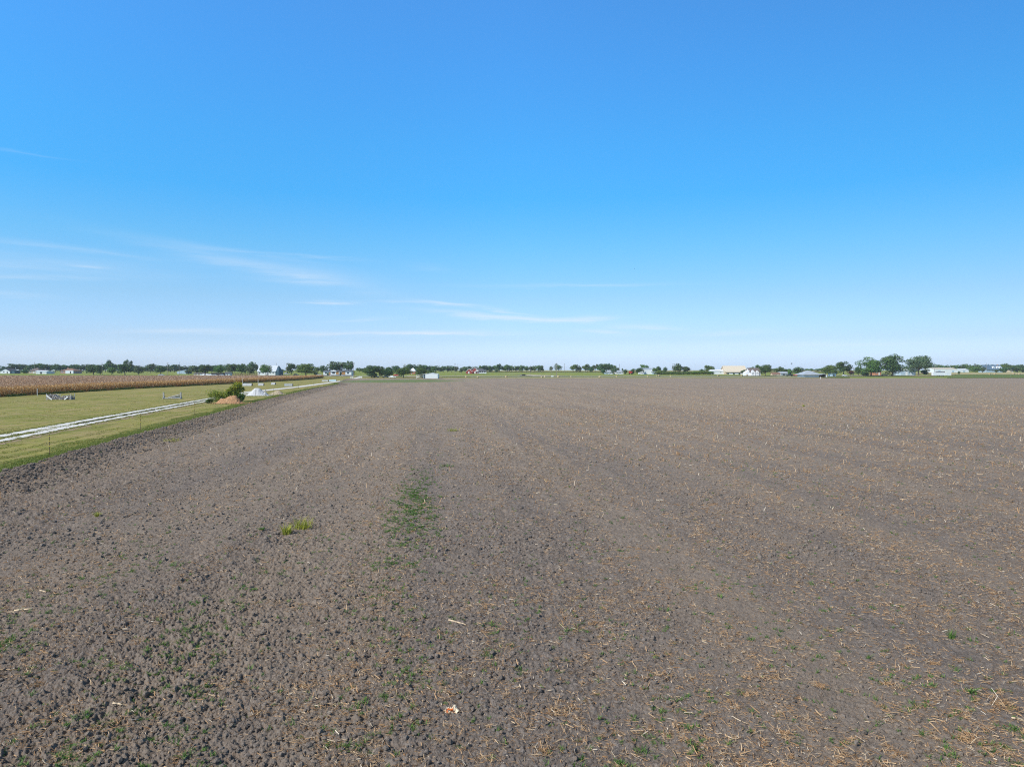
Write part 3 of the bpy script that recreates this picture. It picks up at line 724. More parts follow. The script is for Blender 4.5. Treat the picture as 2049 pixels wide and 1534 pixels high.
# ------------------------------------------------------------------ corn
def corn():
    Vv, Ff = [], []; b = 0
    # standing plants of the outer rows
    ys_ = []; xs_ = []
    for r in range(14):
        yy = np.arange(95, 505, .32 + r * .035); yy = yy + (rng.random(len(yy)) - .5) * .2
        ys_.append(yy); xs_.append(polyx(CORN, yy) - .3 - r * .76 + (rng.random(len(yy)) - .5) * .22)
    x = np.concatenate(xs_); y = np.concatenate(ys_); k = x > -.80 * y; x, y = x[k], y[k]; n = len(x)
    z = T(y); H = 1.75 + .45 * rng.random(n)
    # stalk
    parts = [blades(x, y, z, H, .035 + y * .0001, .08, curl=.1)]
    nl = 9
    lz = (z[:, None] + H[:, None] * (np.linspace(.22, .92, nl)[None] + (rng.random((n, nl)) - .5) * .08)).ravel()
    X, Y = np.repeat(x, nl), np.repeat(y, nl)
    a = rng.random(n * nl) * 6.283; L = .45 + .35 * rng.random(n * nl); W = .065 + .04 * rng.random(n * nl) + Y * .00012
    dx, dy = np.cos(a), np.sin(a)
    P = []
    for (o_, u_, w_) in ((.0, .0, .5), (.38, .22, 1.0), (.72, -.02, .8), (.82, -.38, .3)):
        for s_ in (-1, 1):
            P.append(np.stack([X + dx * L * o_ - dy * W * w_ * .5 * s_, Y + dy * L * o_ + dx * W * w_ * .5 * s_, lz + L * u_ + (rng.random(n * nl) - .5) * .05], -1))
    P = np.stack(P, 1); F = np.array([(0, 1, 3, 2), (2, 3, 5, 4), (4, 5, 7, 6)])[None] + 8 * np.arange(n * nl)[:, None, None]
    low = np.tile(np.arange(nl) < 1, n)
    parts.append((P.reshape(-1, 3), F.reshape(-1, 4)))
    # canopy: only the tops of the plants further in
    m = 170000
    yy = 95 * (505 / 95) ** (rng.random(m) ** .9); xl = np.maximum(-.80 * yy, -1000); xr = polyx(CORN, yy) - 6
    xx = xl + rng.random(m) * (xr - xl); k = xr > xl; xx, yy = xx[k], yy[k]
    row = np.round((xx + .06 * yy) / .76) * .76 - .06 * yy; xx = row + (rng.random(len(xx)) - .5) * .3
    m = len(xx); Hc = 1.62 + .30 * rng.random(m)
    parts.append(blades(xx, yy, T(yy) + Hc - .45, .55 + .25 * rng.random(m), .10 + yy * .00045, .7, curl=.8))
    top_ = parts.pop()
    o = np_obj('corn_tops', top_[0], top_[1], MT['corntop'])
    tag(o, 'pinkish brown tops of the ripe corn stretching back across the field', 'corn field', kind='stuff')
    for P_, F_ in parts:
        Vv.append(P_); Ff.append(F_ + b); b += len(P_)
    return np.concatenate(Vv), np.concatenate(Ff)
V, F = corn()
o = np_obj('corn', V, F, MT['corn'])
tag(o, 'standing field of ripe dry brown corn beyond the mown lawn', 'corn field', kind='stuff')
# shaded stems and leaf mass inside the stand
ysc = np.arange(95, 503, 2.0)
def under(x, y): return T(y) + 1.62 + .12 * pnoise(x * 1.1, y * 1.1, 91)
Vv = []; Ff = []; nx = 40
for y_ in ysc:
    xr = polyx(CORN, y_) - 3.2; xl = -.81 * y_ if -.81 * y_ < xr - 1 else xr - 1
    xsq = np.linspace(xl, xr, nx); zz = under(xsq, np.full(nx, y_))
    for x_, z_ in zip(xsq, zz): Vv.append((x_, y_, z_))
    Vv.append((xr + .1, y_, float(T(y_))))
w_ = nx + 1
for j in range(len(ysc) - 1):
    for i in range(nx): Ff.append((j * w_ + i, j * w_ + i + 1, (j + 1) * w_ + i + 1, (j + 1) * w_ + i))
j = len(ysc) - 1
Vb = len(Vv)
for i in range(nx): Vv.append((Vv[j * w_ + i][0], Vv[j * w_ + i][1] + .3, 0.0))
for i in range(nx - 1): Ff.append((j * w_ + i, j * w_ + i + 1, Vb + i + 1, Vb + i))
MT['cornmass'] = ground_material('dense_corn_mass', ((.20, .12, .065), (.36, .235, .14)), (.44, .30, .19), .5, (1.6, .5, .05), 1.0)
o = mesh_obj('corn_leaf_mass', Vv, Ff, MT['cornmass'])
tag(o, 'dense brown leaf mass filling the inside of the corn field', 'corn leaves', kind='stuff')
# green weeds at the foot of the corn
n = 9000; y = 110 * (500 / 110) ** rng.random(n); x = polyx(CORN, y) + .1 + (rng.random(n) - .5) * .8
k = pnoise(y * .15, x * 0, 95) > -.1; x, y = x[k], y[k]; n = len(x)
P1, F1 = tufts(x, y, 5, .2, .2 + .45 * rng.random(n), .03, .6, lambda a, b: T(b) + .0)
o = np_obj('corn_edge_weeds', P1, F1, MT['edgeblade'])
tag(o, 'green weeds growing at the foot of the outer corn rows', 'weeds', kind='stuff')

# ================================================================== TREES
def crown_mesh(seed, kind, nq, q):
    """leaf clumps in a unit tree: x, y in -.5...5, z up to 1"""
    r = np.random.default_rng(seed)
    if kind == 'oak':     zb, zc, nl, lr, rx, rz = .12, .50, 26, .16, .37, .33
    elif kind == 'round': zb, zc, nl, lr, rx, rz = .08, .50, 18, .19, .33, .34
    elif kind == 'tall':  zb, zc, nl, lr, rx, rz = .05, .50, 34, .145, .33, .42
    elif kind == 'open':  zb, zc, nl, lr, rx, rz = .26, .62, 15, .135, .36, .27
    elif kind == 'spire': zb, zc, nl, lr, rx, rz = .10, .52, 14, .15, .20, .36
    else:                 zb, zc, nl, lr, rx, rz = .04, .42, 12, .22, .32, .30     # bush
    th = r.random(nl) * 6.283; ph = np.arccos(1 - 2 * r.random(nl)); rr = r.random(nl) ** .45
    C = np.stack([np.sin(ph) * np.cos(th) * rx * rr, np.sin(ph) * np.sin(th) * rx * rr, zc + np.cos(ph) * rz * rr], -1)
    if kind == 'tall': C[:, 0] += .10 * np.sin(C[:, 2] * 9 + seed); C[:, 0] *= 1.15 - .5 * np.abs(C[:, 2] - .5)
    if kind == 'spire': C[:, :2] *= (1.25 - C[:, 2:3])
    R_ = lr * (.6 + .7 * r.random(nl))
    w = R_ ** 2; li = r.choice(nl, nq, p=w / w.sum())
    th = r.random(nq) * 6.283; cz = r.random(nq) * 2 - 1; sz = np.sqrt(1 - cz ** 2)
    dirv = np.stack([sz * np.cos(th), sz * np.sin(th), cz], -1)
    rad = R_[li] * (.55 + .5 * r.random(nq) ** .6)
    P = C[li] + dirv * rad[:, None] * np.array([1.15, 1.15, .85])
    P[:, 2] = np.maximum(P[:, 2], zb * (.75 + .5 * r.random(nq)))
    nrm = dirv + (r.random((nq, 3)) - .5) * 1.1; nrm /= np.linalg.norm(nrm, axis=1)[:, None]
    a = np.cross(nrm, r.random((nq, 3)) - .5); a /= np.linalg.norm(a, axis=1)[:, None]; b = np.cross(nrm, a)
    s = q * (.5 + .9 * r.random(nq))[:, None]
    V = np.stack([P - a * s - b * s * .6, P + a * s - b * s * .5, P + a * s * .7 + b * s * .6, P - a * s * .8 + b * s * .5], 1)
    # fit exactly into the unit box
    V = V.reshape(-1, 3)
    for k in (0, 1):
        lo, hi = np.percentile(V[:, k], .5), np.percentile(V[:, k], 99.5); V[:, k] = (V[:, k] - (lo + hi) / 2) / (hi - lo)
    top = np.percentile(V[:, 2], 99.7); V[:, 2] = V[:, 2] / top
    return V, np.arange(nq * 4).reshape(-1, 4)
def trunk_mesh(seed, kind):
    r = random.Random(seed); m = MB()
    zt = {'oak': .30, 'round': .26, 'tall': .30, 'open': .36, 'spire': .2, 'bush': .1}[kind]
    k = .030 if kind != 'bush' else .02
    lean = r.uniform(-.03, .03)
    m.tube((0, 0, -.02), (lean * .4, 0, zt * .55), k * 1.25, k * .95, 7); m.tube((lean * .4, 0, zt * .53), (lean, 0, zt), k * .95, k * .8, 7)
    for i in range(5):
        a = i * 1.2566 + r.uniform(-.4, .4); rr = r.uniform(.16, .30)
        mid = (lean + math.cos(a) * rr * .45, math.sin(a) * rr * .45, zt + .13 + r.uniform(0, .05)); end = (lean + math.cos(a) * rr, math.sin(a) * rr, zt + r.uniform(.24, .42))
        m.tube((lean, 0, zt - .03), mid, k * .6, k * .38, 5); m.tube(mid, end, k * .38, k * .15, 5)
    m.tube((lean, 0, zt - .03), (lean * 1.5, 0, .75), k * .7, k * .2, 5)
    return m
CR = {}; TR = {}
for kind, seeds in (('oak', (1, 2, 3, 4)), ('round', (5, 6, 7)), ('tall', (8, 9, 10)), ('open', (11, 12, 13)), ('bush', (14, 15)), ('spire', (16,))):
    for hi, (nq, q) in ((1, (5200, .020)), (0, (1300, .036))):
        CR[kind, hi] = [crown_mesh(s, kind, nq, q) for s in seeds]
    TR[kind] = [trunk_mesh(s, kind) for s in seeds]
_cache = {}
tree_n = 0
def tree(label, cx, w, top, base=None, Y=None, kind='oak', tone='dark', hi=0, group=None, name='tree', cat='tree', depth=1.0):
    """cx, w, top, base are photo measures of the crown; base or Y gives the distance"""
    global tree_n
    tree_n += 1
    if base is not None:
        p = at(cx, base); Y = p.y
    X = gx(cx, Y); z0 = float(T(Y)); H = hz(top, Y) - z0; W = w / FP * Y
    root = empty(name, (X, Y, z0), (tree_n * 2.4) % 6.28 if name == 'tree' else 0)
    tag(root, label, cat, group)
    v = tree_n % len(CR[kind, hi])
    key = (kind, hi, v, tone)
    if key not in _cache:
        V, F = CR[kind, hi][v]
        me = np_mesh('crown', V, F, LEAF[tone]); tm = bpy.data.meshes.new('trunk'); tm.from_pydata(TR[kind][v].v, [], TR[kind][v].f); tm.materials.append(MT['bark']); tm.update()
        _cache[key] = (me, tm)
    me, tm = _cache[key]
    c = link(bpy.data.objects.new('crown', me), root); c.scale = (W, W * depth, H)
    if kind != 'bush':
        t = link(bpy.data.objects.new('trunk', tm), root); t.scale = (max(W, H * .8), max(W, H * .8), H)
    return root

# distant wood line, one tree at a time; each stretch of it is told apart by what it stands behind
def line(label, group, Y, items, tone='mid', kinds=('oak', 'round', 'oak'), dj=30):
    for i, (cx, w, top) in enumerate(items):
        tree(label, cx, w * 1.12, top, Y=Y + (i * 37 % dj) - dj / 2, kind=kinds[i % len(kinds)], tone=tone if not isinstance(tone, tuple) else tone[i % len(tone)], group=group)
line('tree in the far wood line behind the white gabled house at the left edge', 'far trees behind the left white house', 880,
     [(4, 14, 732), (15, 10, 735), (27, 20, 727.5), (38, 17, 728), (48, 18, 729), (57, 14, 731)], ('dark', 'mid'))
line('tree in the far wood line behind the brown hip roofs by the corn', 'far trees behind the brown hip roofs', 880,
     [(66, 16, 728.5), (76, 18, 727), (87, 12, 727.5), (97, 14, 729), (104, 16, 730), (111, 16, 728), (121, 16, 730), (129, 14, 730), (138, 14, 731)], ('dark', 'mid', 'dark'))
line('tree in the far wood line between the russet roof and the tall twin trees', 'far trees right of the russet roof', 900,
     [(148, 14, 729), (156, 16, 729), (167, 12, 729), (178, 15, 728.5), (189, 14, 729), (199, 14, 729.5), (211, 16, 728), (228, 18, 728), (236, 14, 729), (262, 14, 729), (272, 14, 731.5)], ('dark', 'mid', 'dark'))
tree('tall dark tree with a clumpy top rising behind the utility pole by the oaks', 219, 16, 720, Y=820, kind='tall', tone='dark')
tree('tall dark narrow tree with a blocky top above the broad oak', 253, 12, 719, Y=820, kind='tall', tone='dark')
tree('small dark tree beside the tall narrow tree above the broad oak', 262, 7, 721.5, Y=830, kind='round', tone='dark')
line('tree in the far wood line behind the silver car and pale blue shed', 'far trees behind the pale blue shed', 880,
     [(284, 18, 733), (296, 12, 731), (306, 14, 727.5), (326, 22, 731), (341, 14, 729.5), (349, 18, 729), (360, 12, 732), (370, 14, 731.5), (379, 12, 732), (389, 14, 731), (398, 12, 731)], ('mid', 'dark', 'dark'))
line('tree in the dark wood line left of the white steep roofed house', 'far trees left of the steep white roof', 800,
     [(406, 14, 731.5), (415, 14, 729), (424, 16, 731), (434, 14, 730), (442, 14, 729), (451, 10, 730), (461, 14, 728), (470, 14, 727.5), (479, 12, 729), (486, 12, 728)], ('dark', 'dark', 'mid'))
tree('tall pointed dark tree of the clump just left of the steep white roof', 502, 16, 723.5, Y=760, kind='tall', tone='dark')
tree('dark rounded tree of the clump between corn and steep white roof', 491, 18, 727.5, Y=740, kind='round', tone='dark')
tree('slim dark tree touching the left end of the steep white roof', 512.5, 9, 725, Y=770, kind='tall', tone='dark')
# nearer trees, left
tree('broad dark oak left of the utility pole, beyond the corn', 187, 30, 731, base=749.5, kind='oak', tone='dark')
tree('dark round oak just right of the wire pole beyond the corn', 201, 16, 730, base=750, kind='oak', tone='dark')
tree('low mid green tree left of the broad long shadowed oak', 224, 18, 735, base=750, kind='round', tone='mid')
tree('broad dark oak on a short trunk casting a long shadow beyond the corn', 250, 30, 728, base=750.5, kind='oak', tone='dark')
tree('grey green round tree right of the broad dark oak', 277, 24, 731, base=748.5, kind='round', tone='grey')
tree('bluish tree standing back between the grey green tree and the silver car', 301.5, 16, 728, base=746, kind='oak', tone='grey')
tree('dark domed oak above the silver car', 322, 26, 731.5, base=749.5, kind='oak', tone='dark')
tree('grey green oak at the right end of the pale blue shed', 377, 14, 737, base=749, kind='round', tone='grey')
tree('grey green oak above the low tan farm building', 392, 22, 733, base=750, kind='round', tone='grey')
tree('dark spreading oak above the white and red trucks', 411, 24, 729.5, base=750.5, kind='oak', tone='dark')
tree('mid green spreading oak over the dark open carport', 437, 22, 731, base=750.5, kind='oak', tone='mid')
tree('dark oak behind the small white office cabin', 465, 22, 728.5, base=748.5, kind='oak', tone='dark')
tree('dark oak left of the rusty cattle pens', 483, 20, 729, base=749, kind='oak', tone='dark')
tree('grey green oak at the right end of the rusty cattle pens', 500, 18, 733, base=749.5, kind='oak', tone='grey')
tree('green spreading tree in front of the steep white roof', 532.5, 25, 729.5, base=751.3, kind='oak', tone='mid', hi=1)
tree('small distant tree right of the dark shaded gable', 559, 6, 736, Y=900, kind='round', tone='mid')
tree('low distant green tree right of the dark shaded gable', 565, 14, 738, Y=860, kind='round', tone='mid')
tree('dark bluish oak left of the bright green oak', 583, 20, 726.5, base=749, kind='oak', tone='dark')
tree('dark oak behind the bright green oak', 604, 24, 727.5, Y=700, kind='oak', tone='dark')
tree('dark oak top behind the right side of the bright green oak', 620, 18, 728, Y=700, kind='oak', tone='dark')
tree('broad bright green oak on a forked trunk left of the white mobile home', 612, 39, 728, base=751.5, kind='oak', tone='bright', hi=1)
tree('distant tree between the bright oak and the mobile home', 636, 14, 734, Y=880, kind='round', tone='mid')
tree('dark slim tree behind the left end of the white mobile home', 648, 17, 731, base=749.5, kind='oak', tone='dark')
tree('small bushy tree left of the white mobile home', 632, 8, 744, base=751.5, kind='bush', tone='dark', name='shrub', cat='shrub')
tree('large dark oak behind the left half of the white mobile home', 666, 22, 722.5, Y=690, kind='oak', tone='dark')
tree('large dark oak behind the middle of the white mobile home', 681, 26, 724, Y=700, kind='oak', tone='dark')
tree('large dark oak behind the right half of the white mobile home', 697, 22, 722, Y=690, kind='oak', tone='dark')
tree('small dark shrub against the left end wall of the mobile home', 656, 4, 744.5, base=752, kind='bush', tone='dark', name='shrub', cat='shrub')
tree('small dark shrub against the middle of the mobile home', 681, 5, 745, base=752, kind='bush', tone='dark', name='shrub', cat='shrub')
tree('small dark tree at the right end of the mobile home', 706.5, 7, 742, base=751.5, kind='bush', tone='dark')
line('distant rounded tree between the mobile home and the big dark oaks', 'far trees right of the mobile home', 860, [(719, 12, 735.5), (728, 12, 735), (736, 12, 734)], ('mid', 'dark'))
tree('big dark dome shaped oak right of the driveway gate', 744, 36, 731, base=755.5, kind='oak', tone='dark', hi=1)
tree('dark oak standing behind the big dome shaped oak', 759, 20, 732.5, Y=640, kind='oak', tone='dark')
tree('dark drooping tree left of centre in the clump by the parked trucks', 765, 16, 738, base=755.5, kind='round', tone='dark', hi=1)
tree('dark pointed tree in the middle of the clump by the parked trucks', 780, 24, 734.5, base=755.5, kind='round', tone='dark', hi=1)
tree('dark oak rising behind the clump by the parked trucks', 793, 18, 731.5, Y=660, kind='oak', tone='dark')
tree('round crowned tree on one straight trunk left of the white shed', 807.5, 29, 735, base=755.8, kind='round', tone='mid', hi=1)
tree('dense round green tree left behind the white shed', 843, 24, 736, base=752.5, kind='bush', tone='mid', hi=1)
tree('low dense green tree behind the ridge of the white shed', 861, 20, 740, base=752.5, kind='bush', tone='mid')
tree('tree right behind the small windmill', 820, 16, 728, Y=850, kind='round', tone='dark')
line('far tree in the row above the white metal shed', 'far trees above the white shed', 900,
     [(812, 10, 730), (830, 16, 729), (840, 14, 729), (850, 14, 730), (859, 13, 731), (868, 10, 732.5), (873, 16, 731.5), (882, 10, 733)], ('mid', 'dark', 'mid'))
line('far tree in the row left of the red brick house', 'far trees left of the red brick house', 920,
     [(888, 14, 732), (896, 14, 731.5), (904, 14, 731.5), (913, 10, 733), (932, 14, 733), (941, 12, 732.5), (950, 14, 733)], ('mid', 'grey'))
tree('small dark round tree in the pasture left of the red brick house', 923.5, 10, 735.5, base=746, kind='round', tone='grey')
line('far tree in the row right of the red brick house', 'far trees right of the red brick house', 900,
     [(961, 10, 731), (968, 13, 731), (976, 12, 731), (984, 10, 732), (991, 12, 731)], ('mid', 'dark'))
tree('largest far tree in the row right of the red brick house', 1000, 15, 728, Y=880, kind='oak', tone='dark')
line('far tree in the row above the black car on the side road', 'far trees above the black car', 900,
     [(1011, 10, 731), (1016, 12, 729.5), (1024, 12, 731), (1031, 10, 732), (1038, 11, 732), (1045, 10, 730.5), (1053, 11, 732), (1062, 8, 732.5), (1069, 11, 731.5), (1077, 9, 730.5), (1083, 9, 731)], ('mid', 'dark', 'mid'))
tree('small dark round tree right of the red brick house, further one', 980.5, 7, 739.5, base=744.5, kind='round', tone='grey')
tree('small dark round tree in the pasture right of the red brick house, nearer one', 994, 9, 736, base=745.5, kind='round', tone='grey')
tree('low dark shrub at the right end of the row above the black car', 1086, 6, 738, base=742.8, kind='bush', tone='dark', name='shrub', cat='shrub')
tree('smaller lone round tree on the skyline above the white utility box', 1103.5, 9, 732.5, base=742.2, kind='round', tone='mid')
tree('larger lone round tree on the skyline right of the white utility box', 1117.5, 16, 728, base=742, kind='round', tone='mid')
line('skyline tree of the loose group left of the largest skyline clump', 'skyline trees left of the largest clump', 850,
     [(1147, 12, 729), (1153, 8, 729), (1160, 8, 731), (1171, 11, 729), (1176, 10, 728), (1182, 8, 733), (1185, 9, 733)], ('mid', 'grey', 'dark'), ('open', 'oak', 'round'))
tree('grey feathery tree at the left of the largest skyline clump', 1192, 11, 728.5, Y=830, kind='open', tone='grey')
line('dark tree of the largest skyline clump right of centre', 'largest skyline clump right of centre', 830,
     [(1202, 14, 727.5), (1210, 14, 728), (1218, 16, 727), (1225, 14, 730)], ('dark', 'mid'))
tree('small tree right of the largest skyline clump', 1236, 8, 735.5, Y=800, kind='round', tone='dark')
tree('tiny skyline tree left of the gabled grey houses', 1245.5, 3.5, 736.5, Y=820, kind='round', tone='dark')
tree('dark bushy tree left of the gabled grey houses', 1208, 11, 737.5, base=748.5, kind='bush', tone='dark')
tree('grey green tree between the two grey roofed houses', 1228, 13, 736, base=748.5, kind='round', tone='grey')
tree('dark tree right of the two grey roofed houses', 1251, 10, 738.5, base=748.5, kind='bush', tone='dark')
tree('green tree beside the red farm machine', 1266, 9, 737, base=748.5, kind='bush', tone='mid')
tree('dark bushy tree left of the white flat sided hall', 1279, 15, 736, base=748.5, kind='round', tone='dark')
tree('round tree rising behind the white flat sided hall', 1289.5, 17, 729.5, Y=760, kind='oak', tone='mid')
tree('low dark tree right of the white flat sided hall', 1310, 13, 735.5, Y=720, kind='bush', tone='mid')
tree('dark domed tree right of the white flat sided hall', 1317, 12, 733, Y=740, kind='round', tone='dark')
tree('dark round tree with a high crown right of the white hall', 1331, 9, 734, Y=720, kind='round', tone='dark')
tree('green shrub below the high crowned tree right of the white hall', 1321, 11, 740, base=748, kind='bush', tone='bright', name='shrub', cat='shrub')
tree('large bluish dark tree behind the utility pole right of the white hall', 1356, 20, 727, Y=700, kind='oak', tone='dark')
tree('dark tree leaning against the large tree right of the white hall', 1372, 18, 733, Y=700, kind='oak', tone='dark')
tree('tiny conical shrub alone on the green bank', 1404, 9, 738, Y=700, kind='bush', tone='dark', name='shrub', cat='shrub')
tree('tree standing at the left end of the cream roofed hall yard', 1420, 21, 731, Y=680, kind='oak', tone='mid')
tree('small dark tree in front of the low white building', 1436.5, 8, 741, base=748.2, kind='round', tone='grey')
tree('olive green tree in front of the cream roof', 1458, 6, 738, base=747.5, kind='spire', tone='mid')
tree('small dark tree left of the cream roof porch', 1451, 5, 742, base=748, kind='bush', tone='dark', name='shrub', cat='shrub')
tree('small dark round shrub in front of the cream hall columns, left one', 1468.5, 4, 746.5, base=750, kind='bush', tone='dark', name='shrub', cat='shrub')
tree('small dark round shrub in front of the cream hall columns, right one', 1479.5, 4, 746.5, base=750, kind='bush', tone='dark', name='shrub', cat='shrub')
tree('dark tree at the right end of the cream roof', 1488.5, 12, 739.5, base=749, kind='bush', tone='dark')
tree('dark tree behind the ridge of the white gabled cottage', 1504, 20, 734, Y=690, kind='bush', tone='dark')
tree('taller tree behind the right side of the white gabled cottage', 1518, 14, 730, Y=700, kind='oak', tone='mid')
tree('dense dark round tree right of the white gabled cottage', 1531.5, 23, 729.5, base=752, kind='round', tone='dark', hi=1)
tree('dark low tree behind the tan arched shed', 1564, 24, 736, base=749, kind='bush', tone='dark')
tree('flat topped tree under the two flying birds', 1563, 10, 733, Y=700, kind='open', tone='grey')
tree('green tree left of the red pickup truck', 1580, 10, 738, base=751, kind='bush', tone='mid')
tree('dark domed tree above the red pickup truck', 1598, 24, 734, Y=640, kind='round', tone='dark')
line('far tree in the low line behind the sheds left of the grey barn', 'far trees behind the sheds', 980,
     [(1541, 10, 737), (1549, 10, 737.5), (1556, 8, 738), (1579, 8, 737.5), (1616, 10, 737.5), (1624, 10, 737), (1634, 10, 737.5), (1643, 10, 737)], 'mid')
tree('light green tree just right of the grey hip roofed barn', 1660, 28, 730.5, base=753, kind='round', tone='mid', hi=1)
tree('dark tree peeking out left behind the light green tree', 1652, 18, 731, Y=640, kind='round', tone='dark')
tree('dark oak with an open crown right of the light green tree', 1688, 31, 723.5, base=750.5, kind='oak', tone='dark', hi=1)
tree('round reddish shrub between the open oak and the wooden pole', 1702.5, 13, 741, base=750, kind='bush', tone='red', name='shrub', cat='shrub')
tree('dark tree left of the pale trunked pecan', 1718, 18, 730.5, base=750, kind='round', tone='dark')
tree('tall spreading pecan tree with a pale trunk, leftmost of the three tallest', 1743, 45, 714.5, base=752.2, kind='tall', tone='mid', hi=1)
tree('dark undergrowth shrub at the foot of the pale trunked pecan', 1731, 18, 744, base=751.8, kind='bush', tone='dark', name='shrub', cat='shrub')
tree('tallest dark tree with a tufted top, middle of the three tallest', 1786, 44, 709, base=752.4, kind='tall', tone='dark', hi=1)
tree('broad round pecan tree with a full crown, rightmost of the three tallest', 1838, 43, 712, base=751, kind='round', tone='grey', hi=1)
tree('dark low tree between the middle and rightmost tall pecans', 1815, 16, 733, Y=680, kind='bush', tone='dark')
tree('dark bushy tree at the right foot of the rightmost tall pecan', 1851, 14, 738, base=750.5, kind='bush', tone='dark')
tree('small cedar standing alone in the rank grass right of the white trailer', 1919, 5, 742.5, base=749, kind='spire', tone='dark')
line('far tree in the long low wood behind the white warehouses', 'far trees behind the white warehouses', 1000,
     [(1860, 14, 731), (1868, 14, 731), (1877, 12, 729), (1885, 14, 730.5), (1894, 12, 730), (1903, 14, 730.5), (1912, 12, 730), (1921, 14, 729), (1931, 12, 728), (1940, 14, 729.5), (1948, 12, 728), (1957, 14, 729.5), (1965, 12, 730)], ('mid', 'dark', 'mid'))
line('far tree in the wood right of the blue roofed house', 'far trees right of the blue roofed house', 960,
     [(2016, 14, 729), (2025, 14, 730.5), (2034, 14, 730), (2043, 12, 729)], ('mid', 'dark'))
line('far tree behind the blue roofed house', 'far trees behind the blue roofed house', 980, [(1976, 12, 729), (1986, 12, 729), (1996, 12, 729.5), (2006, 14, 728.5)], ('dark', 'mid'))
tree('dark tree left of the blue roofed house', 1953, 22, 734, base=745.5, kind='round', tone='mid')
tree('grey green tree between the warehouses and the blue roofed house', 1966, 14, 732, base=745, kind='round', tone='grey')
tree('tall green tree at the right end of the blue roofed house', 2012, 18, 727, base=744.5, kind='oak', tone='mid')
tree('dark tree in front of the right end of the blue roofed house', 2008, 16, 735, base=745.5, kind='bush', tone='dark')
tree('small dark shrub before the door of the blue roofed house', 1993, 8, 739, base=745.5, kind='bush', tone='dark', name='shrub', cat='shrub')
tree('dark broad tree by the right edge, nearer than the wood', 2036, 24, 733, base=745.5, kind='oak', tone='dark')
tree('small dark green shrub by the right edge', 2047, 12, 735, base=745.5, kind='bush', tone='dark', name='shrub', cat='shrub')
tree('round dark shrub right of the white gabled house at the left edge', 50, 14, 739, base=747.5, kind='bush', tone='dark', name='shrub', cat='shrub')
tree('dark shrub by the white car near the brown hip roof', 97, 7, 743.5, base=747, kind='bush', tone='dark', name='shrub', cat='shrub')
tree('dark tree at the right wall of the russet roofed house', 151, 8, 738.5, base=746.5, kind='bush', tone='dark')
tree('grey shrub in the yard right of the russet roofed house', 160, 9, 740, base=746.5, kind='bush', tone='grey', name='shrub', cat='shrub')
tree('mound of dead brown brush in front of the white trailer', 1881, 18, 747.5, base=752.3, kind='bush', tone='brown', name='brush_pile', cat='brush pile')
# green bank of brush right of the white hall
for i, (cx, w, top) in enumerate([(1316, 14, 743), (1330, 16, 744), (1345, 18, 743.5), (1360, 18, 744), (1376, 18, 743.5), (1392, 18, 742.5), (1408, 16, 742), (1420, 14, 742.5)]):
    tree('low green thicket bush on the bank between white hall and cream roof', cx, w * 1.4, top, base=749.3, kind='bush', tone='bright', name='thicket', cat='bush', group='low bushes on the green bank')

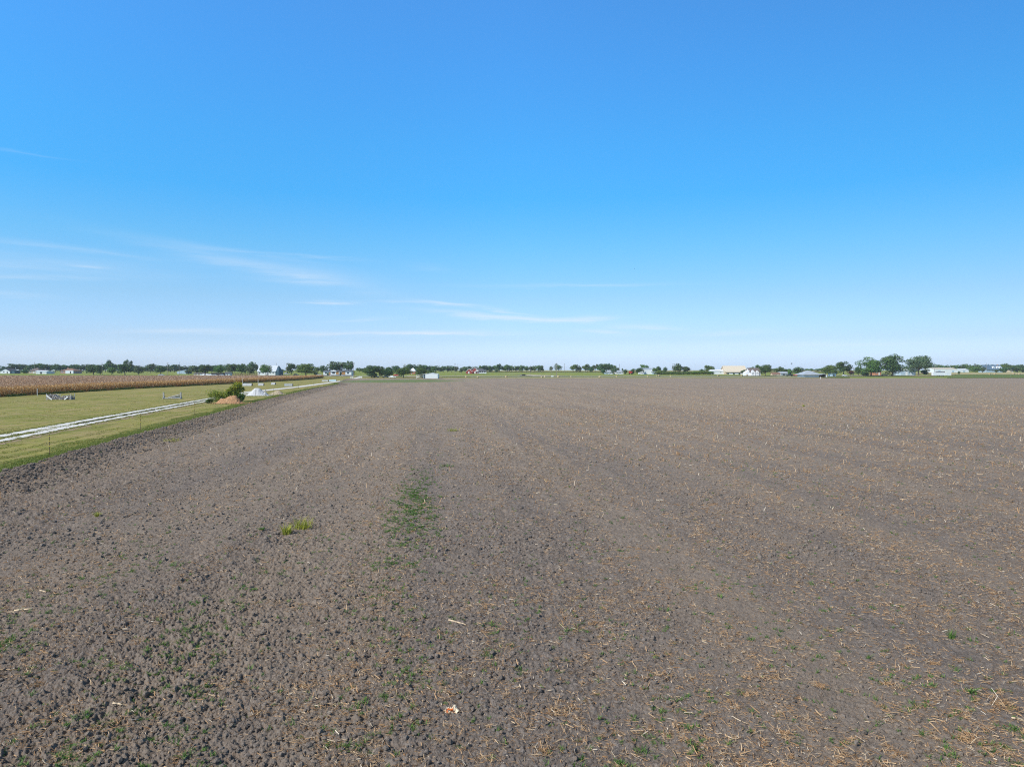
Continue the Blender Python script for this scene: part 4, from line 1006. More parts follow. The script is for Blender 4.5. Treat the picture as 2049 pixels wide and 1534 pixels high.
# ================================================================== BUILDINGS
def frame_box(m, x0, x1, z0, z1, y, t=.12, d=.10):
    m.box(x0, x0 + t, y - d, y, z0, z1); m.box(x1 - t, x1, y - d, y, z0, z1)
    m.box(x0 + t, x1 - t, y - d, y, z1 - t, z1); m.box(x0 + t, x1 - t, y - d, y, z0, z0 + t)
def building(name, label, x0, x1, base, eave, ridge, kind='gable_x', depth=10, wall='white', roof='shingle', wins=(), doors=(), trim=None, over=.4, cat='house', frame='trim', posts=(), rz=0.0, chimney=None):
    """photo columns x0..x1, rows base/eave/ridge give width and heights; real metres at its distance"""
    p = at((x0 + x1) / 2, base); Y = p.y; s = Y / FP
    W = (x1 - x0) * s; he = hz(eave, Y) - p.z; hr = hz(ridge, Y) - p.z; D = depth
    root = empty(name, (p.x, Y, p.z), rz); tag(root, label, cat)
    lx = lambda px: (px - (x0 + x1) / 2) * s
    lz = lambda py: (base - py) * s
    m = MB(); h = W / 2
    if kind == 'gable_y':
        vs = [(-h, 0, -.3), (h, 0, -.3), (h, 0, he), (0, 0, hr), (-h, 0, he), (-h, D, -.3), (h, D, -.3), (h, D, he), (0, D, hr), (-h, D, he)]
        m.add(vs, [(0, 1, 2, 3, 4), (6, 5, 9, 8, 7), (1, 6, 7, 2), (5, 0, 4, 9)])
    elif kind == 'gable_x':
        vs = [(-h, 0, -.3), (h, 0, -.3), (h, 0, he), (-h, 0, he), (-h, D, -.3), (h, D, -.3), (h, D, he), (-h, D, he), (-h, D / 2, hr), (h, D / 2, hr)]
        m.add(vs, [(0, 1, 2, 3), (5, 4, 7, 6), (1, 5, 6, 9, 2), (4, 0, 3, 8, 7)])
    else:
        m.box(-h, h, 0, D, -.3, he)
    m.build('wall', MT[wall], root)
    r = MB(); o = over; t = .18
    def slab(a, b, c, d):       # roof plane with thickness
        a, b, c, d = [Vector(q) for q in (a, b, c, d)]; n = (b - a).cross(d - a).normalized()
        if n.z < 0: n = -n
        vs = [a, b, c, d] + [q + n * t for q in (a, b, c, d)]
        r.add(vs, [(3, 2, 1, 0), (4, 5, 6, 7), (0, 1, 5, 4), (1, 2, 6, 5), (2, 3, 7, 6), (3, 0, 4, 7)])
    e = .02
    if kind == 'gable_y':
        k = (hr - he) / h; ze = he - k * o
        slab((-h - o, -o, ze + e), (0, -o, hr + e), (0, D + o, hr + e), (-h - o, D + o, ze + e)); slab((0, -o, hr + e), (h + o, -o, ze + e), (h + o, D + o, ze + e), (0, D + o, hr + e))
    elif kind == 'gable_x':
        k = (hr - he) / (D / 2); ze = he - k * o
        slab((-h - o, -o, ze + e), (h + o, -o, ze + e), (h + o, D / 2, hr + e), (-h - o, D / 2, hr + e)); slab((-h - o, D / 2, hr + e), (h + o, D / 2, hr + e), (h + o, D + o, ze + e), (-h - o, D + o, ze + e))
    elif kind == 'hip':
        q = min(D / 2, h * .8); a = [(-h - o, -o, he + e), (h + o, -o, he + e), (h + o, D + o, he + e), (-h - o, D + o, he + e)]; rl, rr_ = (-h + q, D / 2, hr + e), (h - q, D / 2, hr + e)
        vs = [(v[0], v[1], v[2]) for v in a] + [rl, rr_] + [(v[0], v[1], v[2] - t) for v in a]
        r.add(vs, [(0, 1, 5, 4), (1, 2, 5), (2, 3, 4, 5), (3, 0, 4), (6, 7, 1, 0), (7, 8, 2, 1), (8, 9, 3, 2), (9, 6, 0, 3), (9, 8, 7, 6)])
    elif kind == 'shed_r':      # single slope rising to the right
        slab((-h - o, -o, he + e), (h + o, -o, hr + e), (h + o, D + o, hr + e), (-h - o, D + o, he + e))
    elif kind == 'flat':
        r.box(-h - o, h + o, -o, D + o, he + e, he + .3)
    if kind == 'shed_r':
        m2 = MB(); m2.add([(-h, 0, he), (h, 0, he), (h, 0, hr), (-h, D, he), (h, D, he), (h, D, hr)], [(0, 1, 2), (4, 3, 5), (1, 4, 5, 2)]); m2.build('gable', MT[wall], root)
    rf = r.build('roof', MT[roof], root)
    if chimney is not None:
        c = MB(); cx_ = lx(chimney); c.box(cx_ - .5, cx_ + .5, D * .4, D * .4 + 1, he, hr + .8); c.build('chimney', MT['brickpink'], rf)
    for w in wins:
        a, b, z1, z0 = lx(w[0]), lx(w[1]), lz(w[2]), lz(w[3]); f = MB(); frame_box(f, a, b, z0, z1, -.003)
        fo = f.build('window', MT[frame], root); g_ = MB(); g_.box(a + .12, b - .12, -.05, -.003, z0 + .12, z1 - .12)
        if b - a > 1.4: f2 = MB(); f2.box((a + b) / 2 - .04, (a + b) / 2 + .04, -.08, -.05, z0 + .12, z1 - .12); f2.build('mullion', MT[frame], fo)
        g_.build('pane', MT['glass'], fo)
    for d in doors:
        a, b, z1 = lx(d[0]), lx(d[1]), lz(d[2]); f = MB(); f.box(a, b, -.06, -.003, 0, z1); do = f.build('door', MT[d[3] if len(d) > 3 else 'black'], root)
        if b - a < 1.6: k_ = MB(); k_.box(b - .2, b - .12, -.12, -.06, z1 * .45, z1 * .5); k_.build('handle', MT['steel'], do)
    for q in posts:
        a, z1, y_ = lx(q[0]), lz(q[1]), q[2]; f = MB(); f.box(a - .12, a + .12, y_, y_ + .24, -.2, z1); f.build('post', MT[q[3] if len(q) > 3 else 'trim'], root)
    return root, lx, lz, D, he, hr, s

b = building('white_house', 'white gabled farmhouse with grey roof at the left edge of the photo', 0.5, 19.8, 747, 742.4, 737.6, 'gable_y', 10, 'white', 'shingle', wins=((6, 9, 742.5, 745),), doors=((13.5, 15.5, 743, 'shingle'),))
m = MB(); h_ = 19.3 * b[6] / 2; m.box(h_ + .02, h_ + 4.5, .5, 9.5, 2.7, 2.95); m.box(h_ + .02, h_ + 4.2, .8, 9.2, -.2, 2.7); m.build('porch', MT['tealdark'], b[0])  # right side lies away from the sun, its shade painted dark teal
building('brown_house', 'house with brown grey hip roof behind the white farm shed', 56, 77, 747, 742, 736, 'hip', 12, 'tan', 'shinglebrown', wins=((60, 63, 743, 745),), doors=((67, 69, 743, 'trim'),))
building('low_shed', 'long low white farm shed in front of the brown grey hip roof', 71.5, 93, 747.6, 742.8, 741.3, 'gable_x', 8, 'white', 'white', doors=((80, 84, 744, 'shingle'),), cat='shed')
building('low_shed', 'small white shed right of the long low white farm shed', 94, 101.5, 747.2, 743.2, 742, 'gable_x', 6, 'white', 'white', doors=((96.5, 98.5, 744, 'shingle'),), cat='shed')
b = building('brick_house', 'pink brick house with russet hip roof and white right wing', 121, 148, 747, 741.5, 737, 'hip', 13, 'brickpink', 'shinglered', wins=((123, 126, 742.5, 744.5),), chimney=129.5)
m = MB(); a_ = b[1](132.5); m.box(a_, b[1](148), -1.2, -.01, -.3, (747 - 741.2) * b[6]); wg = m.build('white_wing', MT['white'], b[0])
m = MB(); m.box(b[1](141.5), b[1](143.5), -1.26, -1.21, .0, 2.1); m.build('door', MT['black'], wg)
building('steel_shed', 'pale blue steel shed with a roof rising to the right', 354, 372.5, 747.6, 743.2, 740, 'shed_r', 12, 'bluegrey', 'bluegrey', over=.15, doors=((359, 363, 744.3, 'bluegrey'),), cat='shed')
building('farm_building', 'low tan farm building beneath the grey green oak', 387, 406, 751.8, 747.4, 746.2, 'gable_x', 7, 'tan', 'shinglebrown', wins=((389, 391, 748.2, 750),), doors=((394.5, 396, 748.3, 'trim'), (400, 403, 748.2, 'trim')))
b = building('carport', 'dark open carport under the mid green oak', 423, 444.5, 751.9, 746.6, 745.8, 'flat', 7, 'darkwood', 'shingle', cat='carport')
building('office_cabin', 'small white cabin with grey roof and dark door by the pole', 450, 459.8, 751.8, 747, 744.5, 'gable_x', 5, 'white', 'shingle', doors=((454, 455.4, 748, 'black'),), wins=((457, 458.8, 748, 749.5),), cat='cabin')
# steep white roofed house with the shade of its right end painted on
b = building('farmhouse', 'two storey white house with steep pale metal roof', 515.5, 551, 750.5, 742.8, 731.5, 'gable_x', 12, 'white', 'paleroof', over=.5,
             wins=((518, 521, 744.5, 747), (525, 528, 744.5, 747), (539, 542, 744, 747), (545, 548, 744, 747)), doors=((535, 537, 745.5, 'black'),))
for px in (524.5, 548.5):
    m = MB(); x_ = b[1](px); m.tube((x_, 6, b[5]), (x_, 6, b[5] + 2.0), .12, .12, 6); m.box(x_ - .4, x_ + .4, 5.9, 6.1, b[5] + 1.9, b[5] + 2.1); m.build('weather_vane', MT['polewood'], b[0])
m = MB(); h_ = b[1](551); W2 = 6.5 * b[6]; m.add([(h_ + .02, 0, -.3), (h_ + W2, 0, -.3), (h_ + W2, 0, 3.0), (h_ + W2 * .45, 6, b[5] + .1), (h_ + .02, 0, 3.4), (h_ + .02, 12, -.3), (h_ + W2, 12, -.3), (h_ + W2, 12, 3.0), (h_ + .02, 12, 3.4)],
   [(0, 1, 2, 4), (4, 2, 3), (1, 6, 7, 2), (2, 7, 3), (5, 0, 4, 8), (8, 4, 3), (7, 8, 3), (6, 5, 8, 7)]); m.build('shaded_gable', MT['tealdark'], b[0])  # unlit end of the house, shade put into its colour
# mobile home
b = building('mobile_home', 'long white mobile home with cedar panels and dark skirting', 647, 703, 751.9, 743, 740.9, 'gable_x', 8.5, 'white', 'shingle',
    wins=((650, 654, 744.6, 747.4), (664.8, 670, 743.8, 747.4), (680, 683.6, 744.2, 747.4), (694.3, 698.5, 744.6, 747.4)), doors=((658.3, 660, 744.6, 'wood'),), frame='black')
for q0, q1 in ((659.9, 661.3), (672.3, 677.8), (683.8, 691)):
    m = MB(); m.box(b[1](q0), b[1](q1), -.05, -.004, 1.0, b[4] - .1); m.build('cedar_panel', MT['wood'], b[0])
m = MB(); m.box(b[1](647), b[1](703), -.09, -.052, -.2, .72); m.build('skirting', MT['black'], b[0])
for q in (660.8, 684.5):
    m = MB(); x_ = b[1](q); m.box(x_ - 1.2, x_ + 1.2, -1.8, -.10, -.2, .65); m.box(x_ - 1.2, x_ + 1.2, -2.3, -1.8, -.2, .3); m.build('step', MT['oldwood'], b[0])
m = MB(); x_ = b[1](667.3); m.add([(x_ - 3.0, -.7, b[4]), (x_ + 3.0, -.7, b[4]), (x_, -.7, b[4] + 1.2), (x_ - 3, 3, b[4]), (x_ + 3, 3, b[4]), (x_, 3, b[4] + 1.2)], [(0, 1, 2), (0, 2, 5, 3), (2, 1, 4, 5), (0, 3, 4, 1)]); m.build('dormer', MT['white'], b[0])
# orange house behind the trees
building('orange_house', 'orange brick house with bright white hip roof behind the round tree', 819, 831, 748.2, 742, 736.3, 'hip', 9, 'brickorange', 'white', wins=((827, 829, 743, 745),), doors=((822.5, 824, 743.4, 'trim'),))
building('pale_barn', 'pale grey low barn in the far pasture behind the white shed', 857, 870, 742.8, 740, 739, 'gable_x', 12, 'bluegrey', 'bluegrey', cat='barn')
# white shed with lean-to
b = building('white_shed', 'white metal shed with a shallow gable facing the field', 851, 876, 756.9, 748.6, 746.4, 'gable_y', 9, 'white', 'white', over=.12, cat='shed')
m = MB(); h_ = b[1](851); w_ = 18.5 * b[6]; zt = (756.9 - 748.2) * b[6]
m.add([(h_ - w_, -.1, zt - .85), (h_ - .03, -.1, zt), (h_ - .03, 9, zt), (h_ - w_, 9, zt - .85), (h_ - w_, -.1, zt - .7), (h_ - .03, -.1, zt + .15), (h_ - .03, 9, zt + .15), (h_ - w_, 9, zt - .7)], [(3, 2, 1, 0), (4, 5, 6, 7), (0, 1, 5, 4), (1, 2, 6, 5), (2, 3, 7, 6), (3, 0, 4, 7)])
m.build('lean_to_roof', MT['white'], b[0])
for x_, y_ in ((h_ - w_ + .3, 0), (h_ - 1.0, 0), (h_ - w_ + .3, 8.6)):
    m = MB(); m.box(x_ - .1, x_ + .1, y_, y_ + .2, -.2, zt - .8 if x_ < h_ - 2 else zt - .05); m.build('post', MT['trim'], b[0])
m = MB(); m.box(h_ - 1.6, h_ - .2, .3, 2.2, -.1, 2.6); m.build('dark_stack', MT['tealdark'], b[0])
# red brick house
b = building('red_brick_house', 'red brick house with white trimmed gables, grey roof and white porch', 938, 958, 747.3, 741.5, 734.2, 'gable_y', 12, 'brick', 'shingle', over=.35,
             wins=((945, 948, 736.5, 738.5),), doors=((949, 951.5, 743, 'trim'),))
def gable_trim(m, xa, za, xm, zm, xb, zb, y, t=.35):
    for (p, q) in (((xa, za), (xm, zm)), ((xm, zm), (xb, zb))):
        m.bar((p[0], y, p[1]), (q[0], y, q[1]), .12, t)
m = MB(); gable_trim(m, b[1](937.4), b[4] - .3, b[1](948), b[5] + .05, b[1](958.6), b[4] - .3, -.42); m.build('gable_trim', MT['trim'], b[0])
m = MB(); xa, xb = b[1](932.6), b[1](945.5); xm = (xa + xb) / 2; ze, zr = (747.3 - 743) * b[6], (747.3 - 738) * b[6]
m.add([(xa, -3, -.2), (xb, -3, -.2), (xb, -3, ze), (xm, -3, zr), (xa, -3, ze), (xa, -.02, -.2), (xb, -.02, -.2), (xb, -.02, ze), (xm, -.02, zr), (xa, -.02, ze)], [(0, 1, 2, 3, 4), (1, 6, 7, 2), (2, 7, 8, 3), (3, 8, 9, 4), (5, 0, 4, 9)])
fw = m.build('front_wing', MT['brick'], b[0]); m = MB(); gable_trim(m, xa - .3, ze - .1, xm, zr + .15, xb + .3, ze - .1, -3.1, .3); m.build('gable_trim', MT['trim'], fw)
m = MB(); m.box(b[1](937.4), b[1](939.6), -3.06, -3.01, 0, 2.0); m.build('door', MT['trim'], fw)
m = MB(); xa, xb = b[1](958), b[1](973); ze, zr = (747.3 - 742.6) * b[6], (747.3 - 735.8) * b[6]
m.add([(xa - 3, 0, ze), (xb + .5, -.8, ze - .2), (xb - 4, 6, zr - .6), (xa - 4, 6, zr), (xb + .5, 12, ze - .2), (xa - 3, 12, ze)], [(0, 1, 2, 3), (1, 4, 2), (4, 5, 3, 2)]); m.build('roof', MT['shingle'], b[0])
m = MB(); m.box(xa + .02, xb - .3, 3, 11, -.2, ze - .25); m.build('wall', MT['white'], b[0])
for px in (952.5, 955.5, 958.5, 963, 968, 972.4):
    m = MB(); x_ = b[1](px); m.box(x_ - .13, x_ + .13, -.6, -.34, -.1, ze - .22); m.build('post', MT['trim'], b[0])
m = MB(); m.box(b[1](957.6), xb + .2, -.5, -.45, .3, 1.1); m.build('porch_railing', MT['trim'], b[0])
for px in (961, 965.5, 970):
    m = MB(); x_ = b[1](px); m.box(x_ - .5, x_ + .5, 2.93, 2.99, 1.2, 2.3); m.build('window', MT['glass'], b[0])
m = MB(); xa, xb = b[1](951), b[1](957.5); m.add([(xa, -1.2, ze - .1), (xb, -1.2, ze - .1), ((xa + xb) / 2, -1.2, ze + 1.4), (xa, 2, ze - .1), (xb, 2, ze - .1), ((xa + xb) / 2, 2, ze + 1.4)], [(0, 1, 2), (0, 2, 5, 3), (2, 1, 4, 5)]); m.build('entry_gable', MT['trim'], b[0])
# grey roofed houses right of centre
building('grey_roofed_house', 'grey roofed house, left of the pair behind dark trees right of centre', 1211, 1227, 748.2, 744.5, 740.8, 'gable_x', 10, 'bluegrey', 'steel', wins=((1213, 1215, 745, 746.6),), doors=((1223, 1225, 745.3, 'trim'),))
building('grey_roofed_house', 'grey roofed house, right of the pair behind dark trees right of centre', 1232, 1247.5, 748.2, 744.5, 741, 'gable_x', 10, 'white', 'steel', wins=((1235, 1237, 745, 746.6),), doors=((1243, 1245, 745.3, 'trim'),))
building('white_hall', 'tall plain white hall with flat front and slate roof', 1286.8, 1305, 748.4, 738.8, 736.4, 'gable_x', 14, 'white', 'steel', over=.2, cat='hall', doors=((1290, 1293, 743.5, 'bluegrey'),))
building('green_shed', 'low grey green shed right of the white hall', 1306, 1316, 748.6, 744.2, 743.4, 'gable_x', 6, 'bluegrey', 'steel', cat='shed', doors=((1309, 1311, 745.2, 'shingle'),))
building('low_white_building', 'low white building left of the cream roofed hall', 1423.5, 1451, 748.4, 742.2, 739.6, 'gable_x', 9, 'white', 'white', cat='building', wins=((1441, 1443, 743.5, 745.5),), doors=((1427, 1431, 743.4, 'trim'),))
b = building('cream_hall', 'big hall with cream metal roof and white porch columns', 1452, 1494, 748.6, 742.6, 732, 'gable_x', 16, 'tan', 'cream', over=.8, cat='hall',
    wins=((1462, 1466, 743.8, 746), (1473, 1477, 743.8, 746)), doors=((1470, 1471.6, 744.2, 'black'),), posts=((1458, 743.2, -2.2), (1469, 743.2, -2.2), (1480, 743.2, -2.2), (1490, 743.2, -2.2)))
m = MB(); m.add([(b[1](1451), -3, b[4] - .9), (b[1](1495), -3, b[4] - .9), (b[1](1495), .5, b[4] + .4), (b[1](1451), .5, b[4] + .4), (b[1](1451), -3, b[4] - .7), (b[1](1495), -3, b[4] - .7), (b[1](1495), .5, b[4] + .6), (b[1](1451), .5, b[4] + .6)], [(3, 2, 1, 0), (4, 5, 6, 7), (0, 1, 5, 4), (1, 2, 6, 5), (3, 0, 4, 7)]); m.build('porch_roof', MT['cream'], b[0])
m = MB(); m.box(b[1](1457), b[1](1491), -2.4, -2.2, -.2, 1.0); m.build('porch_wall', MT['trim'], b[0])
b = building('white_cottage', 'white cottage with dark grey roof and a front gable', 1500, 1522, 751.6, 744.2, 736.2, 'gable_x', 10, 'white', 'shinglebrown', wins=((1503, 1505, 745.5, 748.2), (1514, 1516, 745.5, 748.2)), doors=((1508.5, 1510, 746.3, 'black'),))
for q0, q1, zr in ((1502, 1510, 740.2), (1511.5, 1518, 741.5)):
    m = MB(); xa, xb = b[1](q0), b[1](q1); zr = (751.6 - zr) * b[6]; ze = b[4]
    m.add([(xa, -1.0, -.2), (xb, -1.0, -.2), (xb, -1.0, ze), ((xa + xb) / 2, -1.0, zr), (xa, -1.0, ze), (xa, 4, -.2), (xb, 4, -.2), (xb, 4, ze), ((xa + xb) / 2, 4, zr), (xa, 4, ze)], [(0, 1, 2, 3, 4), (1, 6, 7, 2), (5, 0, 4, 9), (2, 7, 8, 3), (3, 8, 9, 4)])
    gw = m.build('front_gable', MT['white'], b[0]); m = MB(); frame_box(m, (xa + xb) / 2 - .6, (xa + xb) / 2 + .6, 1.0, 2.4, -1.003); wd = m.build('window', MT['black'], gw)
m = MB(); xa, xb = b[1](1492.5), b[1](1500); ze, zr = (751.6 - 745.6) * b[6], (751.6 - 740.6) * b[6]
m.add([(xa, .5, -.2), (xb - .02, .5, -.2), (xb - .02, .5, zr), (xa, .5, ze), (xa, 8, -.2), (xb - .02, 8, -.2), (xb - .02, 8, zr), (xa, 8, ze)], [(0, 1, 2, 3), (4, 0, 3, 7), (3, 2, 6, 7), (5, 4, 7, 6)]); m.build('side_wing', MT['white'], b[0])
building('garden_shed', 'tan shed with arched end in front of the dark low trees', 1546, 1561, 751.4, 748, 745.5, 'gable_x', 5, 'tan', 'shinglered', cat='shed', doors=((1555, 1558, 748.2, 'cream'),))
building('grey_barn', 'small low barn with weathered grey metal roof behind the black pickup', 1562.5, 1578, 751, 747.2, 744, 'gable_x', 9, 'steel', 'steel', cat='barn', doors=((1566, 1571, 747.8, 'shingle'),))
b = building('hip_barn', 'wide blue grey barn with faded hip roof and dark open right bay', 1611, 1639, 754.8, 749.3, 741.4, 'hip', 14, 'bluegrey', 'steel', over=1.6, cat='barn')
m = MB(); xa, xb = b[1](1639), b[1](1651.5); ze = b[4]
m.add([(xa - .1, -.5, ze), (xb, -.5, ze + .3), (xb, 12, ze + .3), (xa - .1, 12, ze + 1), (xa - .1, -.5, ze + .2), (xb, -.5, ze + .5), (xb, 12, ze + .5), (xa - .1, 12, ze + 1.2)], [(3, 2, 1, 0), (4, 5, 6, 7), (0, 1, 5, 4), (1, 2, 6, 5), (2, 3, 7, 6)]); m.build('bay_roof', MT['steel'], b[0])
m = MB(); m.box(xa + .1, xb, 10.8, 11, -.2, ze + .2); m.build('bay_back_wall', MT['darkwood'], b[0])
m = MB(); m.box(xb - .1, xb + .1, -.4, 11, -.2, ze + .3); m.build('bay_side_wall', MT['darkwood'], b[0])
m = MB(); m.box(xb + .1, xb + 1.2, -.3, .1, -.2, ze - .2); m.build('door', MT['white'], b[0])
building('blue_shed', 'small pale blue shed beside the light green tree', 1664, 1673, 753.2, 747, 745.8, 'gable_y', 6, 'bluegrey', 'steel', cat='shed', doors=((1667, 1670, 748.4, 'shingle'),))
building('brick_cottage', 'low orange brick cottage between the two leftmost tall pecans', 1751, 1763, 750.4, 743.5, 740.5, 'gable_x', 9, 'brickorange', 'shingle', wins=((1753, 1755, 744.8, 747),), doors=((1758, 1760, 745, 'trim'),))
building('blue_hall', 'pale blue metal building behind the middle and right tall pecans', 1803, 1832, 750.8, 740.2, 737.8, 'gable_x', 12, 'bluegrey', 'white', over=.2, cat='building', doors=((1812, 1816, 744, 'white'), (1822, 1825, 745, 'white')))
building('white_warehouse', 'long white warehouse behind the white trailer', 1869, 1916, 745, 738.6, 735.8, 'gable_x', 20, 'white', 'cream', over=.2, cat='warehouse', doors=((1905, 1909, 741, 'bluegrey'), (1877, 1882, 741.3, 'bluegrey')))
building('white_warehouse', 'shorter white warehouse right of the long one', 1916.5, 1939, 744.5, 740, 737.8, 'gable_x', 16, 'white', 'white', over=.2, cat='warehouse', doors=((1927, 1931, 741.5, 'bluegrey'),))
b = building('blue_roofed_house', 'large house with slate blue roof and three white dormers', 1974, 2007.5, 744.8, 739, 730, 'gable_x', 15, 'bluegrey', 'shingleblue', over=.8, wins=((1978, 1980, 740.5, 742.3), (1985, 1987, 740.5, 742.3), (2000, 2002, 740.5, 742.3)), doors=((1992, 1994, 740.8, 'trim'),), chimney=2003)
for px in (1984, 1990, 1998, 2003):
    if px == 1984: continue
    m = MB(); x_ = b[1](px); z0 = (744.8 - 737.5) * b[6]; w2 = 1.4
    m.add([(x_ - w2, 1.2, z0), (x_ + w2, 1.2, z0), (x_ + w2, 1.2, z0 + 1.5), (x_, 1.2, z0 + 2.8), (x_ - w2, 1.2, z0 + 1.5), (x_ - w2, 6, z0), (x_ + w2, 6, z0), (x_ + w2, 6, z0 + 1.5), (x_, 6, z0 + 2.8), (x_ - w2, 6, z0 + 1.5)], [(0, 1, 2, 3, 4), (1, 6, 7, 2), (5, 0, 4, 9), (2, 7, 8, 3), (3, 8, 9, 4)])
    d = m.build('dormer', MT['white'], b[0]); m = MB(); m.box(x_ - .5, x_ + .5, 1.14, 1.19, z0 + .3, z0 + 1.5); m.build('window', MT['glass'], d)
building('distant_house', 'tiny pale house right of the blue roofed house', 2022, 2028, 744.6, 741.5, 740, 'gable_x', 8, 'tan', 'shinglebrown', doors=((2025, 2026, 742, 'trim'),))
# ================================================================== POLES AND WIRES
def copy_tree(o, parent=None):
    c = o.copy(); COL.objects.link(c); c.parent = parent
    for ch in o.children: copy_tree(ch, c)
    return c
POLES = {}
def pole(key, label, px, base, top, arm=0.0, lean=0.0, thin=1.0, Y=None):
    if Y is None: p = at(px, base)
    else: p = Vector((gx(px, Y), Y, float(T(Y))))
    H = hz(top, p.y) - p.z
    root = empty('utility_pole', (p.x, p.y, p.z)); tag(root, label, 'utility pole')
    m = MB(); m.tube((0, 0, -.3), (lean, 0, H), .20 * thin, .14 * thin, 8); m.build('pole', MT['polewood'], root)
    if arm:
        m = MB(); m.bar((-arm + lean, -.16, H - .5), (arm + lean, -.16, H - .5), .12, .15); ca = m.build('crossarm', MT['polewood'], root)
        for q in (-arm * .9, 0.25, arm * .9):
            m = MB(); m.tube((q + lean, -.16, H - .42), (q + lean, -.16, H - .15), .06, .05, 6); m.build('insulator', MT['steel'], ca)
    else:
        m = MB(); m.tube((lean, 0, H), (lean, 0, H + .25), .06, .05, 6); m.build('insulator', MT['steel'], root)
    POLES[key] = Vector((p.x + lean, p.y - .16, p.z + H - .2))
    return root
pole('a', 'utility pole behind the brown grey hip roof at the far left', 69.5, 746.5, 724, 0)
pole('b', 'utility pole between the two oaks right of the russet roof', 204.5, 750.5, 726, 1.0)
m = MB(); p = at(204.5, 750.5); m.box(.2, .7, -.3, .3, 7.5, 8.6); 
tr = m.build('transformer', MT['steel'], [o for o in COL.objects if o.name.startswith('utility_pole')][-1])
pole('c', 'utility pole beside the silver car left of the pale blue shed', 335.8, 751.5, 725.5, .9)
pole('d', 'thin pale pole standing before the pale blue shed', 358.9, 750.5, 724, 0, thin=.7)
pole('e', 'utility pole over the small white cabin', 454.6, 747.5, 726.5, .8)
pole('f', 'utility pole right of the dark shaded gable', 573.7, 749.5, 726.5, .5)
pole('g', 'utility pole just right of the white mobile home', 707.2, 752.2, 726, .9)
pole('h', 'thin grey mast in the pasture, left of two beside the red brick house', 910.4, 751.8, 727.2, .5, thin=.8)
pole('i', 'thin grey pole in the pasture, right of two beside the red brick house', 916, 742.5, 727, .4)
pole('j', 'tall pole behind the side road left of the black car', 1025, 744.5, 728.5, .5)
pole('k', 'pole in the pasture right of the black car', 1060.7, 750.5, 733.5, .4, thin=.8)
pole('l', 'pole standing over the white utility box', 1104.4, 750.5, 734, .3, thin=.8)
pole('m', 'tall pole at the road right of the white utility box', 1113.6, 752.5, 726, .6)
pole('n', 'lone pole on the skyline right of the two lone trees', 1129.6, 742.2, 727, .5, Y=800)
pole('o', 'pole on the skyline right of the largest skyline clump', 1239.5, 740, 728.5, .4, Y=780)
pole('p', 'pole in front of the large bluish tree right of the white hall', 1346.5, 748.5, 727, .4)
pole('q', 'short pole leaning by the dark tree on the green bank', 1366, 746, 735, 0)
pole('r', 'short wooden pole left of the red pickup truck', 1585.5, 751, 741, 0)
pole('s', 'brown wooden pole between the reddish shrub and the pale trunked pecan', 1708, 750.3, 735, .4)
pole('t', 'utility pole at the left end of the long white warehouse', 1869.2, 746, 728.5, .3)
pole('u', 'thin pole left of the blue roofed house', 1974, 746, 725.5, 0, thin=.7)
def wire(label, a, b, sag=.6, r=.03, off=0.0):
    P, Q = POLES[a], POLES[b]; m = MB(); n = 10; pr = None
    for i in range(n + 1):
        t = i / n; c = P.lerp(Q, t); c.z -= sag * 4 * t * (1 - t) + off
        if pr is not None: m.tube(pr, c, r, r, 4, caps=False)
        pr = c.copy()
    tag(m.build('power_line', MT['wire']), label, 'power line', 'overhead wires strung along the far road')
wire('pale overhead wire between the oak pole and the silver car pole', 'b', 'c', .8)
wire('pale overhead wire between the silver car pole and the cabin pole', 'c', 'e', .7)
wire('pale overhead wire between the cabin pole and the shaded gable pole', 'e', 'f', .7)
wire('pale overhead wire running in front of the mobile home trees', 'f', 'g', .9)
wire('pale overhead wire between the far left pole and the oak pole', 'a', 'b', .8)

# small windmill behind the orange house
p = Vector((gx(810.5, 700), 700, float(T(700)))); root = empty('windmill', p); tag(root, 'small dark farm windmill rising above the orange brick house', 'windmill')
H = hz(730.5, 700) - p.z; m = MB()
for sx in (-1, 1):
    for sy in (-1, 1): m.tube((sx * .9, sy * .9, 0), (sx * .15, sy * .15, H), .08, .06, 5)
for k in range(1, 5):
    z = H * k / 5; q = .9 - .75 * k / 5; m.bar((-q, -q, z), (q, -q, z), .06, .06); m.bar((-q, q, z), (q, q, z), .06, .06)
m.build('tower', MT['polewood'], root); m = MB()
for k in range(12):
    a = k * math.pi / 6; c, s_ = math.cos(a), math.sin(a)
    m.add([(c * .25 - s_ * .08, -.4, H + s_ * .25 + c * .08), (c * .25 + s_ * .08, -.45, H + s_ * .25 - c * .08), (c * 1.3 + s_ * .28, -.5, H + s_ * 1.3 - c * .28), (c * 1.3 - s_ * .28, -.36, H + s_ * 1.3 + c * .28)], [(0, 1, 2, 3)])
m.build('wheel', MT['steel'], root); m = MB(); m.box(-.03, .03, .2, 2.2, H - .4, H + .4); m.build('tail', MT['steel'], root)

